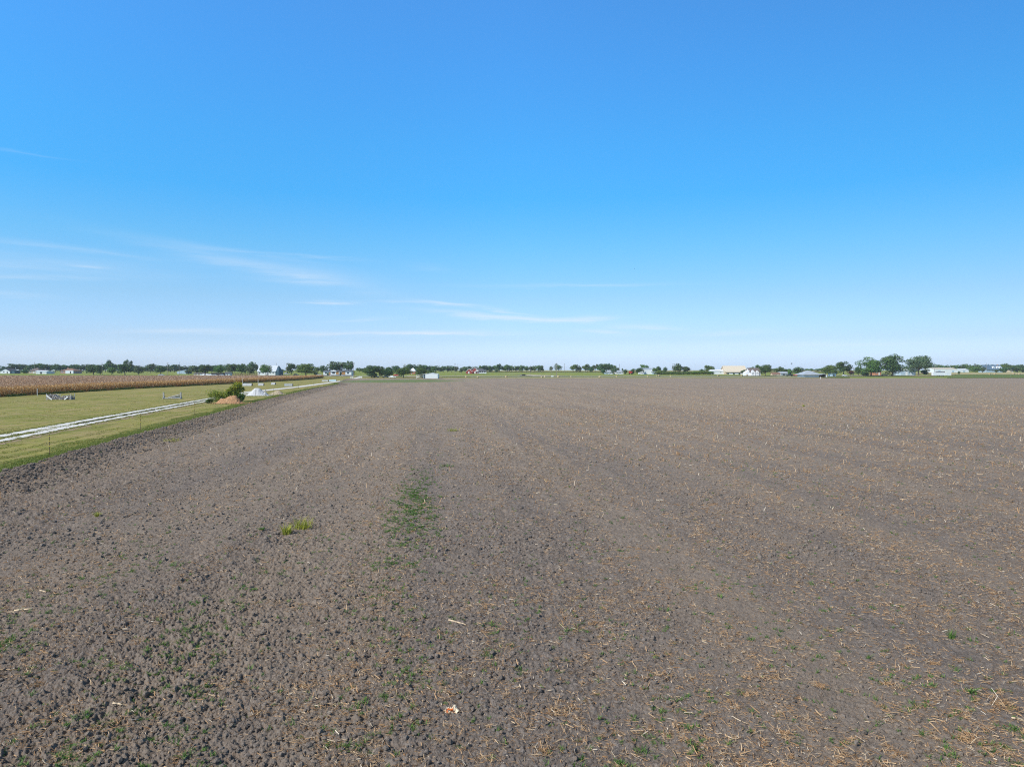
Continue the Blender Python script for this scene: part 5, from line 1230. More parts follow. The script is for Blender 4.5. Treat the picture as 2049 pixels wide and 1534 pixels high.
# ================================================================== VEHICLES
def vehicle(name, label, px, base, length_px, paint, kind='car', face=1, Y=None, L=None):
    p = at(px, base); s = p.y / FP; Lm = L or length_px * s
    root = empty(name, p); tag(root, label, 'pickup' if 'pickup' in name else ('van' if 'van' in name else ('trailer' if 'trailer' in name else ('tractor' if 'tractor' in name else 'car'))))
    if kind == 'pickup': prof = [(-.5, .22), (-.5, .52), (-.08, .53), (-.04, .92), (.18, .95), (.30, .62), (.49, .55), (.5, .25)]; wn = [(-.02, .60), (-.01, .86), (.16, .89), (.25, .62)]
    elif kind == 'van': prof = [(-.5, .2), (-.5, .95), (-.44, 1.0), (.22, 1.0), (.36, .62), (.48, .52), (.5, .22)]; wn = [(-.40, .62), (-.40, .90), (.20, .92), (.31, .62)]
    else: prof = [(-.5, .22), (-.49, .58), (-.36, .64), (-.24, .95), (.10, .96), (.26, .64), (.46, .56), (.5, .25)]; wn = [(-.29, .66), (-.20, .89), (.08, .90), (.20, .66)]
    Hm = {'car': 1.5, 'pickup': 1.85, 'van': 2.0}[kind]; Wd = 1.85
    k = Lm; prof = [(x * face * k, z * Hm) for x, z in prof]; wn = [(x * face * k, z * Hm) for x, z in wn]
    n = len(prof); m = MB(); vs = []
    for y, tap in ((-Wd / 2, 0), (Wd / 2, 0)):
        for x, z in prof: inn = .16 if z > .6 * Hm else 0; vs.append((x, y + (inn if y < 0 else -inn), z))
    f = [tuple(range(n)), tuple(range(2 * n - 1, n - 1, -1))] + [(i, i + n, (i + 1) % n + n, (i + 1) % n) for i in range(n)]
    m.add(vs, f); m.build('body', MT[paint], root)
    m = MB(); vs = []
    for y in (-Wd / 2 + .12, Wd / 2 - .12):
        for x, z in wn: vs.append((x, y, z))
    q = len(wn); m.add(vs, [tuple(range(q)), tuple(range(2 * q - 1, q - 1, -1))] + [(i, i + q, (i + 1) % q + q, (i + 1) % q) for i in range(q)]); m.build('windows', MT['glass'], root)
    for sx in (-.32, .32):
        for sy in (-1, 1):
            m = MB(); m.tube((sx * k, sy * (Wd / 2 - .22), .34), (sx * k, sy * (Wd / 2 + .02), .34), .35, .35, 12); w = m.build('wheel', MT['tyre'], root)
            m = MB(); m.tube((sx * k, sy * (Wd / 2 + .0), .34), (sx * k, sy * (Wd / 2 + .035), .34), .19, .19, 8); m.build('rim', MT['steel'], w)
    for sy in (-1, 1):
        m = MB(); x = .5 * k * face; m.box(min(x - .04, x + .03), max(x - .04, x + .03), sy * .65 - .18, sy * .65 + .18, .42 * Hm, .5 * Hm); m.build('headlight', MT['trim'], root)
    return root
vehicle('parked_car', 'white car parked below the low long shed at the far left', 87.5, 747.3, 9, 'carwhite', 'car', 1, L=4.6)
vehicle('parked_car', 'silver car with white front beneath the domed oak beyond the corn', 322.5, 751.8, 11, 'cargrey', 'car', 1, L=4.6)
vehicle('pickup_truck', 'white pickup at the left of the row by the dark carport', 409, 752, 7, 'carwhite', 'pickup', -1, L=5.2)
vehicle('parked_car', 'red car between two white vehicles by the dark carport', 414, 752, 5, 'carred', 'car', 1, L=4.0)
vehicle('parked_van', 'white van right of the red car by the dark carport', 418.5, 752, 6, 'carwhite', 'van', 1, L=4.6)
vehicle('parked_car', 'grey car inside the dark open carport', 430, 752, 7, 'cargrey', 'car', 1, L=4.6)
vehicle('parked_car', 'silver car between the carport and the white cabin', 444, 752, 6, 'cargrey', 'car', 1, L=4.3)
vehicle('pickup_truck', 'grey pickup truck parked right of the dark shaded gable', 574, 749.3, 11, 'cargrey', 'pickup', -1, L=5.6)
vehicle('parked_car', 'dark car parked at the left foot of the bright green oak', 592, 751, 7, 'black', 'car', 1, L=4.5)
vehicle('parked_car', 'silver car parked just left of the mobile home', 639, 751.6, 8, 'cargrey', 'car', 1, L=4.5)
vehicle('parked_car', 'black car in the shade between the first two dark oaks', 752.5, 755.3, 4, 'black', 'car', 1, L=4.2)
vehicle('parked_car', 'white car glimpsed behind the dark drooping trees', 772, 755.2, 4, 'carwhite', 'car', 1, L=4.0)
vehicle('pickup_truck', 'white pickup parked between the dark clump and the round tree', 785.5, 756, 7, 'carwhite', 'pickup', -1, L=5.0)
vehicle('parked_car', 'red and white car left of the straight trunked round tree', 793, 752.3, 8, 'carred', 'car', 1, L=4.6)
vehicle('pickup_truck', 'white pickup parked under the lean-to of the white shed', 842, 756.3, 10, 'carwhite', 'pickup', 1, L=5.2)
vehicle('driving_car', 'black car driving on the side road in the pasture', 1047, 752.3, 11, 'black', 'car', -1, L=5.0)
vehicle('parked_car', 'white car in front of the left grey roofed house', 1222, 749.2, 5, 'carwhite', 'car', 1, L=4.2)
vehicle('parked_car', 'white car in front of the right grey roofed house', 1241, 749.2, 7, 'carwhite', 'car', 1, L=4.6)
vehicle('parked_van', 'white van parked in front of the white hall', 1283, 749.2, 6, 'carwhite', 'van', 1, L=5.0)
vehicle('parked_car', 'small white car below the conical bush on the green bank', 1321, 749.3, 3, 'carwhite', 'car', 1, L=3.0)
vehicle('pickup_truck', 'black pickup parked before the small grey barn', 1580, 752, 11, 'black', 'pickup', 1, L=5.6)
vehicle('pickup_truck', 'red pickup truck beside the white box trailer', 1594, 751.8, 10, 'carred', 'pickup', 1, L=5.4)
vehicle('parked_car', 'dark car half hidden at the foot of the pale trunked pecan', 1770, 751.3, 10, 'black', 'car', 1, L=5.0)
vehicle('parked_car', 'white car on the pale yard left of the pale trunked pecan', 1690, 752.8, 5, 'carwhite', 'car', 1, L=3.6)
def trailer(label, x0, x1, base, top, mat_='carwhite', dark=None):
    p = at((x0 + x1) / 2, base); s = p.y / FP; h = (x1 - x0) * s / 2; H = (base - top) * s
    root = empty('trailer', p); tag(root, label, 'trailer'); m = MB(); m.box(-h, h, 0, 2.4, .55, H); m.build('body', MT[mat_], root)
    for sx in (-.25, .1):
        for sy in (.1, 2.3):
            m = MB(); m.tube((sx * 2 * h * .6, sy - .12, .38), (sx * 2 * h * .6, sy + .12, .38), .38, .38, 12); m.build('wheel', MT['tyre'], root)
    m = MB(); m.bar((-h - 1.2, 1.2, .45), (-h, 1.2, .6), .12, .12); m.build('tow_bar', MT['black'], root)
    m = MB(); m.box(h * .2, h * .55, -.05, -.004, .7, H * .85); m.build('door', MT['trim'], root)
    if dark:
        m = MB(); m.box((dark[0] - (x0 + x1) / 2) * s, (dark[1] - (x0 + x1) / 2) * s, .1, 2.2, H + .01, H + .01 + (top - dark[2]) * s); m.build('roof_unit', MT['shingle'], root)
    return root
trailer('white box trailer between the red pickup and the grey barn', 1598, 1610, 752, 747.5)
trailer('long white trailer with a dark top in front of the white warehouses', 1867.5, 1903.5, 752.6, 744.6, 'carwhite', (1875, 1891, 743))
# red farm machine beside the white hall
p = at(1262, 748.6); root = empty('combine', p); tag(root, 'small red farm machine right of the grey roofed houses', 'tractor')
m = MB(); m.box(-1.6, 1.4, -1, 1, .8, 2.5); m.box(-1.2, -.2, -.9, .9, 2.5, 3.0); m.build('body', MT['slatered'], root)
m = MB(); m.box(.3, 1.5, -.8, .8, 2.52, 3.8); m.build('cab', MT['glass'], root)
for sx, r_ in ((1.1, .8), (-1.2, .5)):
    for sy in (-1.1, 1.1):
        m = MB(); m.tube((sx, sy - .2, r_), (sx, sy + .2, r_), r_, r_, 14); m.build('wheel', MT['tyre'], root)
# white utility box by the road
p = at(1105.2, 753.9); s = p.y / FP; root = empty('utility_box', p); tag(root, 'white utility box beside the road below two poles', 'utility box')
m = MB(); m.box(-2.3 * s, 2.3 * s, 0, 1.2, .1, 2.7 * s); m.build('cabinet', MT['carwhite'], root); m = MB(); m.box(-2.5 * s, 2.5 * s, -.1, 1.3, 2.7 * s, 2.7 * s + .12); m.build('lid', MT['trim'], root); m = MB(); m.box(-.05, .9, -.05, -.01, .2, 2.4 * s); m.build('door', MT['trim'], root)

# rusty cattle pens
p0, p1 = at(463.5, 751.2), at(513, 751.2)
root = empty('cattle_pen', p0); tag(root, 'rusty brown rail cattle pens between the white cabin and the steep roofed house', 'fence')
n = 14; L_ = p1.x - p0.x
for i in range(n + 1):
    for y_ in (0, 8):
        m = MB(); m.tube((L_ * i / n, y_, 0), (L_ * i / n, y_, 2.0), .1, .1, 6); m.build('post', MT['darkwood'], root)
for y_ in (0, 8):
    for z in (.35, .7, 1.05, 1.4, 1.8):
        m = MB(); m.bar((0, y_, z), (L_, y_, z), .06, .12); m.build('rail', MT['reddirt'] if z in (.7, 1.4) else MT['darkwood'], root)

# white pipe gates at the driveway entrance
def pipe_gate(label, x0, x1, base):
    a, b = at(x0, base), at(x1, base); w = b.x - a.x; root = empty('gate', a); tag(root, label, 'gate')
    for x in (0, w): m = MB(); m.box(x - .09, x + .09, -.09, .09, -.1, 1.45); m.build('post', MT['pvc'], root)
    for z in (.35, .8, 1.25): m = MB(); m.bar((.09, 0, z), (w - .09, 0, z), .05, .16); m.build('rail', MT['pvc'], root)
pipe_gate('white rail gate panel left of the driveway entrance', 700.8, 706.2, 757)
pipe_gate('white rail gate panel right of the driveway entrance', 718.8, 724.2, 757)

# round hay bales along the far edge
n = 22; r_ = .62
m = MB(); m.tube((-.72, 0, r_ - .05), (.72, 0, r_ - .05), r_, r_, n, caps=True)
for k in range(3):
    q = .12 + .16 * k; m.tube((-.725 - .01 * (3 - k), 0, r_ - .05), (-.72, 0, r_ - .05), .55 - q, .6 - q, 14); m.tube((.72, 0, r_ - .05), (.725 + .01 * (3 - k), 0, r_ - .05), .6 - q, .55 - q, 14)
bale0 = m.build('hay_bale', MT['hay'], None, True); first = True
for i, (px, py) in enumerate([(932.7, 755), (956, 755.8), (1013, 755), (1084, 755.8), (1090.7, 754.6), (1117, 755.2), (1143, 754.6), (1200, 755.4), (1234, 754.4), (1296, 754.4), (1314, 753.4), (1318.6, 752.8), (1342, 754.2), (1437, 753), (1484, 753), (1495, 751.8)]):
    o = bale0 if first else bale0.copy()
    if not first: COL.objects.link(o)
    first = False; o.location = at(px, py); o.rotation_euler = (0, 0, .3 + i * 1.7); s_ = .85 + .2 * ((i * 7) % 3) / 2; o.scale = (s_, s_, s_)
    tag(o, 'round tan hay bale on the grass strip between the plowed field and the road', 'hay bale', 'round bales along the far field edge')
for i, (px, py) in enumerate([(1980, 750), (1990, 750), (2028, 749.5), (2039, 750)]):
    o = bale0.copy(); COL.objects.link(o); o.location = at(px, py); o.rotation_euler = (0, 0, .8 + i * 1.3); o.scale = (1.3, 1.3, 1.3)
    tag(o, 'round tan hay bale in the pasture below the blue roofed house', 'hay bale', 'round bales in the right pasture')

# ================================================================== HORSE JUMPS ON THE LAWN
def jump_box(name, label, x0, x1, base, top, mat_, depth=1.0, lean=.35, ends='oldwood', planks=4):
    p = at((x0 + x1) / 2, base); s = p.y / FP; h = (x1 - x0) * s / 2; H = (base - top) * s
    root = empty(name, p); tag(root, label, 'jump')
    m = MB()
    for k in range(planks):                       # sloping boarded front
        z0, z1 = H * k / planks + .01, H * (k + 1) / planks - .015; f0, f1 = k / planks, (k + 1) / planks
        y0, y1 = lean * f0, lean * f1
        m.add([(-h, y0, z0), (h, y0, z0), (h, y1, z1), (-h, y1, z1), (-h, y0 + .06, z0), (h, y0 + .06, z0), (h, y1 + .06, z1), (-h, y1 + .06, z1)],
              [(0, 1, 2, 3), (5, 4, 7, 6), (1, 5, 6, 2), (4, 0, 3, 7), (3, 2, 6, 7), (4, 5, 1, 0)])
    m.build('front_board', MT[mat_], root)
    for sx in (-1, 1):
        m = MB(); x0_, x1_ = (sx * h + (.02 if sx > 0 else -.08)), (sx * h + (.08 if sx > 0 else -.02))
        m.add([(x0_, 0, 0), (x0_, depth, 0), (x0_, depth - .1, H), (x0_, lean, H), (x1_, 0, 0), (x1_, depth, 0), (x1_, depth - .1, H), (x1_, lean, H)], [(0, 1, 2, 3), (7, 6, 5, 4), (0, 4, 5, 1), (1, 5, 6, 2), (2, 6, 7, 3), (3, 7, 4, 0)])
        m.build('side_board', MT['darkwood'] if sx > 0 else MT[ends], root)  # right ends darker than left ones, shade put into the timber colour
    m = MB(); m.box(-h, h, lean + .06, depth, H - .05, H + .01); m.build('top_board', MT[mat_], root)
    return root
MT['greypaint'] = mat('weathered_grey_paint', (.46, .47, .47), .85, .22, 3)
jump_box('jump', 'grey boarded jump beside the left white marker pole', 485.2, 502.8, 771.8, 766.8, 'greypaint', 1.3, .5)
jump_box('jump', 'small grey boarded jump beside the right white marker pole', 516.6, 526.6, 771.4, 766.6, 'greypaint', 1.2, .5)
jump_box('jump', 'smallest grey sloping jump close to the corn edge', 542, 549.5, 769.5, 765.3, 'greypaint', 1.4, .9)
b_ = jump_box('jump', 'pale square panelled jump nearest to the gravel track', 569, 585, 772.6, 767.6, 'greypaint', .8, .02)
jump_box('jump', 'long low grey jump left of the pale blue one', 644.2, 656.4, 762.8, 760.3, 'greypaint', 1.6, .4)
jump_box('jump', 'long low pale blue jump near the driveway gate', 658, 672, 762.2, 759.6, 'skyblue', 1.4, .9)
def marker(px, base, top, label, r=.05):
    p = at(px, base); H = (base - top) * p.y / FP; m = MB(); m.tube((0, 0, -.05), (0, 0, H), r, r * .9, 8); m.tube((0, 0, H), (0, 0, H + .04), r * 1.2, r * 1.2, 8); o = m.build('marker_pole', MT['pvc']); o.location = p
    tag(o, label, 'marker pole')
marker(485.2, 767.8, 757.6, 'white marker pole rising at the left end of the grey jump', .07)
marker(516.5, 767, 758.4, 'white marker pole rising behind the small grey jump', .08)
marker(74.7, 792, 777.4, 'white marker pole standing at the corn edge left of the wood pile', .06)
marker(1641.8, 758.5, 753.5, 'short white stake at the field edge before the grey hip roofed barn', .13)

# upright frame jump: two posts, ground rail and a slanting pole
a, b = at(327.5, 797.8), at(366, 797.4); w = b.x - a.x; root = empty('rail_jump', a); tag(root, 'grey wooden frame jump with two upright ends and a slanting pole', 'jump')
for x, y in ((0, 0), (w, .1)):
    m = MB(); m.bar((x, y - .45, .12), (x, y + .45, .12), .2, .2); m.box(x - .11, x + .11, y - .12, y + .12, .12, 1.32); m.bar((x, y + .4, .2), (x, y + .05, .95), .1, .12); m.box(x - .16, x + .16, y - .16, y + .16, 1.32, 1.38); m.build('upright', MT['oldwood'], root)
m = MB(); m.tube((.12, 0, .12), (w - .12, 0, .12), .1, .1, 10); m.build('ground_rail', MT['oldwood'], root)
m = MB(); m.tube((1.0, .02, .28), (w - .05, .05, .92), .12, .10, 10); m.build('slanting_pole', MT['oldwood'], root)
m = MB(); m.bar((1.6, .3, .22), (w, .3, .55), .06, .3); m.build('plank', MT['oldwood'], root)

# log filled jump
a, b = at(95.2, 799.6), at(143.9, 799.6); w = b.x - a.x; root = empty('log_jump', a); tag(root, 'open frame filled with stacked split logs, pale boards leaning at both ends', 'log jump')
r5 = random.Random(4)
for x in (0, w):
    m = MB(); m.box(x - .05, x + .05, -.35, -.25, -.05, 1.25); m.build('post', MT['oldwood'], root); m = MB(); m.box(x - .05, x + .05, .85, .95, -.05, 1.25); m.build('post', MT['oldwood'], root)
m = MB(); m.bar((.05, -.42, .92), (1.15, -.42, .02), .05, .22); m.build('leaning_board', MT['pvc'], root)
m = MB(); m.bar((w - .55, -.42, .62), (w - 1.3, -.42, .05), .05, .22); m.build('leaning_board', MT['pvc'], root)
k = 0; cnt = 0
while cnt < 96:
    col = cnt % 22; rw = cnt // 22; x = .18 + (w - .36) * col / 21 + r5.uniform(-.06, .06)
    top = 1.0 - .38 * math.exp(-((x / w - .52) / .2) ** 2)
    z = .12 + rw * .205 + r5.uniform(-.03, .03)
    cnt += 1
    if z > top: continue
    rr = r5.uniform(.075, .125); y0 = -.3 + r5.uniform(-.06, .06); m = MB()
    a1 = r5.uniform(-.05, .05); m.tube((x, y0, z), (x + a1, y0 + 1.1, z + r5.uniform(-.04, .04)), rr, rr * .95, 7)
    lg = m.build('log', MT['log' if r5.random() < .72 else 'logend'], root)
for k in range(7):        # pale branchy sticks poking out on top
    x = r5.uniform(.2, w - .2); m = MB(); m.tube((x, 0, .8), (x + r5.uniform(-.5, .5), .2, 1.15 + r5.uniform(0, .15)), .035, .02, 5); m.build('branch', MT['oldwood'], root)

# ================================================================== T POSTS ALONG THE FIELD
def tpost(px, base, top, label, ins=True, wide=1.0):
    p = at(px, base); H = (base - top) * p.y / FP
    root = empty('fence_post', p, .4); tag(root, label, 'fence post'); m = MB(); w_ = .019 * wide
    m.box(-w_, w_, -.006, .006, -.2, H); m.box(-.006, .006, .006, .045, -.2, H)
    z = .1
    while z < H - .05: m.box(-.012, .012, -.016, -.006, z, z + .02); z += .07
    m.build('post', MT['tpost'], root)
    if ins:
        for f in ((.90, .66, .42) if ins is True else ins):
            m = MB(); z = H * f; m.box(-.035, .035, -.03, .055, z - .022, z + .022); m.tube((-.06, -.035, z), (.06, -.035, z), .015, .015, 6); m.build('insulator', MT['yellow'], root)
tpost(99.3, 910, 868.3, 'rusty steel fence post with yellow insulators, nearest one at the field edge')
tpost(281.3, 861, 827, 'steel fence post with yellow insulators, second nearest, between track and field', (.93, .72, .5))
tpost(388.8, 831, 805.5, 'steel fence post with yellow insulators, third, just left of the orange dirt mound', (.9, .7, .5))
tpost(462.8, 812, 799, 'thin steel fence post in front of the orange dirt mound', False)
tpost(511.2, 792, 779.3, 'thin steel fence post in front of the white gravel pile', False, 1.3)
tpost(547, 790, 776, 'thin steel fence post in front of the tan dirt pile', False, 1.3)
p = at(531.6, 792); m = MB(); m.tube((0, 0, -.1), (0, 0, 1.5), .11, .10, 8); m.tube((0, 0, 1.5), (0, 0, 1.54), .1, .05, 8); o = m.build('fence_post', MT['oldwood']); o.location = p; tag(o, 'thick round wooden fence post between white pile and tan pile', 'fence post')
tpost(597.3, 777.5, 768, 'thin fence post right of the pale square jump', False, 1.6)
tpost(628, 772.8, 765.5, 'thin distant fence post before the bend of the gravel track', False, 1.8)

# ================================================================== PILES
def pile(name, label, cat, x0, x1, base, top, mat_, dep=.5, seed=1, lumps_=.12, peak=.5, sharp=1.3, extra=()):
    p = at((x0 + x1) / 2, base); s = p.y / FP; W = (x1 - x0) * s; H = (base - top) * s; D = W * dep
    n = 90; m_ = 60
    xs = np.linspace(-W / 2, W / 2, n); ys = np.linspace(-D / 2, D / 2, m_)
    X, Y = np.meshgrid(xs, ys); u = X / (W / 2); v = Y / (D / 2); c = (peak - .5) * 2
    r = np.sqrt(((u - c) / np.where(u > c, 1 - c, 1 + c)) ** 2 + v ** 2)
    Z = H * np.clip(1 - r, 0, 1) ** (1 / sharp) * 1.0
    Z = np.where(r < 1, H * (np.cos(np.clip(r, 0, 1) * math.pi) * .5 + .5) ** (1 / sharp), 0)
    for (eu, ev, er, eh) in extra:
        q = np.sqrt(((u - eu) / er) ** 2 + (v - ev) ** 2 * .8 / er ** 2); Z = np.maximum(Z, H * eh * (np.cos(np.clip(q, 0, 1) * math.pi) * .5 + .5))
    Z = Z * (1 + lumps_ * .8 * pnoise(X * 1.1, Y * 1.1 + seed, seed)) + (Z > .02) * lumps_ * (.5 * pnoise(X * 3.5, Y * 3.5, seed + 1) + .3 * np.abs(pnoise(X * 8, Y * 8, seed + 2)))
    Z = Z - .04
    V = np.stack([X, Y + D / 2, Z], -1).reshape(-1, 3)
    o = np_obj(name, V, patch_faces(n, m_, 0), MT[mat_], None, True); o.location = p; tag(o, label, cat)
    return o
pile('gravel_pile', 'tall pile of crushed white limestone beside the gravel track', 'gravel pile', 486, 534, 791.5, 776.6, 'limestone', .7, 3, .14, .45, 1.25, ((-.6, -.1, .45, .35), (.65, -.1, .4, .45)))
pile('dirt_pile', 'low pile of tan dirt right of the white gravel pile', 'dirt pile', 533, 567, 789, 781.3, 'tandirt', .6, 5, .12, .6, 1.3, ((-.4, 0, .5, .5),))
pile('dirt_mound', 'mound of bare orange subsoil below the flowering bush', 'dirt mound', 421, 484, 807.5, 791.5, 'reddirt', .5, 7, .22, .64, 1.15, ((-.45, -.1, .5, .62), (.2, -.3, .5, .75)))

def crumbs(label, px, base, w_px, n, mat_, s0, s1, seed, dep=.5):
    p = at(px, base); W = w_px * p.y / FP; r = np.random.default_rng(seed); v, f = ico()
    x = (r.random(n) + r.random(n) - 1) * W * .62; y = W * dep * .5 + (r.random(n) + r.random(n) - 1) * W * dep * .72; s = s0 + (s1 - s0) * r.random(n) ** 3
    q = np.clip(1 - (x / (W * .5)) ** 2 - ((y - W * dep * .5) / (W * dep * .5)) ** 2, 0, 1); keep = q < .25; x, y, s = x[keep], y[keep], s[keep]; n = len(x)
    vv = v[None] * (1 + (r.random((n, 12, 1)) - .5) * .6) * s[:, None, None]
    P = vv + np.stack([x, y, s * .4], -1)[:, None, :]
    o = np_obj('spill', P.reshape(-1, 3), (f[None] + 12 * np.arange(n)[:, None, None]).reshape(-1, 3), MT[mat_]); o.location = p; tag(o, label, 'spilled lumps', kind='stuff')
crumbs('orange clods spilled around the foot of the dirt mound', 452, 808, 66, 900, 'reddirt', .03, .16, 1)
crumbs('white stones spilled around the foot of the gravel pile', 510, 792, 52, 700, 'limestone', .02, .12, 2, .7)
crumbs('tan clods spilled around the foot of the low dirt pile', 550, 789.5, 38, 500, 'tandirt', .02, .14, 3, .6)

# flowering bush and green weeds on the mound
def leafy(nm, label, cat, px, base, w_px, top, nq, q, mats, seed, dep=.8, z_from=0.0, flowers=0, stems=12, parts=('foliage',)):
    p = at(px, base); s = p.y / FP; W = w_px * s; H = (base - top) * s
    r = np.random.default_rng(seed); root = empty(nm, p); tag(root, label, cat)
    nl = 26; C = np.stack([(r.random(nl) - .5) * .8 * W, (r.random(nl) - .5) * .8 * W * dep, z_from + (H - z_from) * (.18 + .72 * r.random(nl))], -1)
    C[:, 0] *= 1.1 - .5 * (C[:, 2] / H)
    R_ = W * (.10 + .11 * r.random(nl)); li = r.integers(0, nl, nq); th = r.random(nq) * 6.283; cz = r.random(nq) * 2 - 1; sz = np.sqrt(1 - cz * cz)
    d = np.stack([sz * np.cos(th), sz * np.sin(th), cz], -1); P = C[li] + d * (R_[li] * (.4 + .7 * r.random(nq)))[:, None]; P[:, 2] = np.maximum(P[:, 2], .05)
    def quads(P, q):
        n = len(P); nr = r.normal(size=(n, 3)); nr[:, 2] += .8; nr /= np.linalg.norm(nr, axis=1)[:, None]; a = np.cross(nr, r.normal(size=(n, 3))); a /= np.linalg.norm(a, axis=1)[:, None]; b = np.cross(nr, a); s_ = q * (.5 + r.random(n))[:, None]
        return np.stack([P - a * s_, P - b * s_ * .55, P + a * s_, P + b * s_ * .55], 1).reshape(-1, 3), np.arange(n * 4).reshape(-1, 4)
    V, F = quads(P, q); np_obj('foliage', V, F, mats[0], root)
    m = MB()
    for k in range(stems):
        c = C[k % nl]; m.tube((c[0] * .25, c[1] * .25, 0), (float(c[0]), float(c[1]), float(c[2])), .025, .012, 4)
    m.build('stems', MT['bark'], root)
    if flowers:
        hi = P[(P[:, 2] > H * .5)]; sel = hi[r.integers(0, len(hi), flowers)] + np.array([0, 0, .08]); sel[:, 0] += (r.random(flowers) - .5) * .3
        for g_ in range(4): sel[r.integers(0, flowers, flowers // 5)] += np.array([0, 0, r.random() * .35])
        V, F = quads(sel, .075); np_obj('flowers', V, F, MT['petal'], root)
    return root
leafy('flowering_bush', 'tall sprawling bush dotted with yellow flowers on the orange mound', 'bush', 468, 803, 40, 765.8, 6500, .12, (LEAF['yellowgreen'],), 4, flowers=800, stems=22)
leafy('weed_clump', 'dark leafy weeds at the right foot of the flowering bush', 'weeds', 482, 806.5, 15, 788, 1500, .10, (LEAF['mid'],), 5)
leafy('weed_clump', 'loose green weeds with few yellow flowers on the left end of the orange mound', 'weeds', 434, 803, 42, 783, 2600, .10, (LEAF['yellowgreen'],), 6, flowers=90)
leafy('weed_clump', 'dark grass clump at the left toe of the orange mound', 'weeds', 419, 806.5, 16, 797, 1100, .08, (LEAF['mid'],), 8)
leafy('weed_clump', 'bright green low weeds between bush and mound crest', 'weeds', 449, 800.5, 18, 789, 1000, .09, (LEAF['bright'],), 9)

# ================================================================== WEEDS AND LITTER IN THE FIELD
def weed(label, px, py, w_px, h_px, nb, mat_, seed, W=.02, spread=.9, cat='weed', name='weed'):
    p = at(px, py); s = p.y / FP; r = np.random.default_rng(seed); n = nb
    a = r.random(n) * 6.283; rr = r.random(n) ** .7 * w_px * s * .35
    x = np.cos(a) * rr; y = np.sin(a) * rr; z = np.zeros(n)
    V, F = blades(x, y, z, h_px * s * (.5 + .7 * r.random(n)), W, spread, None, .5)
    o = np_obj(name, V, F, MT[mat_]); zz = float(field_z(np.array([p.x]), np.array([p.y]))[0]); 
    o.location = (p.x, p.y, zz - .02); tag(o, label, cat); return o
weed('yellow green bushy weed, darker left one of the pair in the plowed soil', 574, 1071, 30, 26, 120, 'yweed', 1, .018, .6)
weed('larger yellow green feathery weed, right one of the pair in the plowed soil', 606, 1060, 52, 28, 150, 'yweed', 2, .014, .55)
weed('thin pale green weed a little left of the yellow green pair', 524, 1066, 12, 9, 60, 'sprout', 3)
weed('small yellow green weed alone in the left part of the plowed field', 196, 1036, 14, 12, 90, 'yweed', 4, .02)
weed('flat yellow green weed patch in the middle distance of the field', 907, 863, 34, 9, 90, 'yweed', 5, .022)
weed('pale green weed patch above the bright seedling strip', 893, 936, 44, 9, 90, 'sprout', 6, .018)
weed('faint green weed patch on the rough soil near the left field edge', 344, 884, 50, 10, 80, 'yweed', 7, .018)
weed('small dark green bushy weed in the lower right of the field', 1904, 1282, 16, 20, 60, 'sprout', 8, .011, .6)
weed('single fresh light green corn seedling in the lower right of the field', 1938, 1392, 16, 24, 9, 'sprout', 9, .03)
weed('tiny yellow green weed far out in the right part of the field', 1608, 814, 8, 5, 60, 'yweed', 10, .03)
weed('small light green weed in the lower middle right of the field', 1338, 1226, 14, 10, 40, 'sprout', 11, .012)
# single long stalks
def stalk(label, xa, ya, xb, yb, r=.02):
    a, b = at(xa, ya), at(xb, yb); fz = lambda q: float(field_z(np.array([q.x]), np.array([q.y]))[0])
    c = (a + b) / 2; m = MB(); za, zb = fz(a) + r * 1.3, fz(b) + r * 1.3
    mid = Vector((c.x, c.y + .01, max((za + zb) / 2, fz(c) + r))); A = Vector((a.x, a.y, za)); B = Vector((b.x, b.y, zb))
    m.tube(A - c, mid - c, r, r * .9, 8); m.tube(mid - c, B - c, r * .9, r * .7, 8)
    m.tube(A.lerp(mid, .45) - c, A.lerp(mid, .52) - c, r * 1.25, r * 1.25, 8)
    o = m.build('corn_stalk', MT['stalk'], None, True); o.location = c; tag(o, label, 'corn stalk')
MT['stalk'] = mat('dry_corn_stalk', (.66, .50, .32), .7, .2, 12)
stalk('longest pale corn stalk lying flat near the left edge', 29, 1228, 66, 1226, .022)
stalk('long tan corn stalk lying slanted in the lower middle of the field', 898, 1246, 932, 1256, .020)
stalk('short thick corn stalk piece near the left edge above the long stalk', 80, 1188, 92, 1194, .018)
stalk('short pale corn stalk lying on soil left of the crumpled wrapper', 226, 1423, 245, 1426, .015)
stalk('pale corn stalk at the lower right edge of the field', 2024, 1446, 2048, 1447, .014)
# crumpled wrapper
p = at(905, 1427); zz = float(field_z(np.array([p.x]), np.array([p.y]))[0])
r6 = np.random.default_rng(3); nx_, ny_ = 14, 11; X, Y = np.meshgrid(np.linspace(-.12, .12, nx_), np.linspace(-.08, .08, ny_))
Z = .06 + .06 * pnoise(X * 14, Y * 14, 5) + .03 * pnoise(X * 40, Y * 40, 6) + .25 * (Y + .08) ** 1.0 * .6
X2 = X + .02 * pnoise(X * 20, Y * 20, 8); V = np.stack([X2, Y, Z], -1).reshape(-1, 3); F = patch_faces(nx_, ny_, 0)
root = empty('wrapper', (p.x, p.y, zz - .03)); tag(root, 'crumpled white and orange wrapper lying on the soil', 'litter')
o = np_obj('sheet', V, F, MT['paper'], root); sol = o.modifiers.new('thickness', 'SOLIDIFY'); sol.thickness = .003
sel = F[(V[F].mean(1)[:, 0] < .02) & (V[F].mean(1)[:, 0] > -.10) & (V[F].mean(1)[:, 1] > -.05) & (V[F].mean(1)[:, 1] < .06)]
V2 = V + np.array([0, -.004, .006]); used = np.unique(sel); rm = np.full(len(V), -1); rm[used] = np.arange(len(used)); o = np_obj('orange_print', V2[used], rm[sel], MT['paperorange'], root)
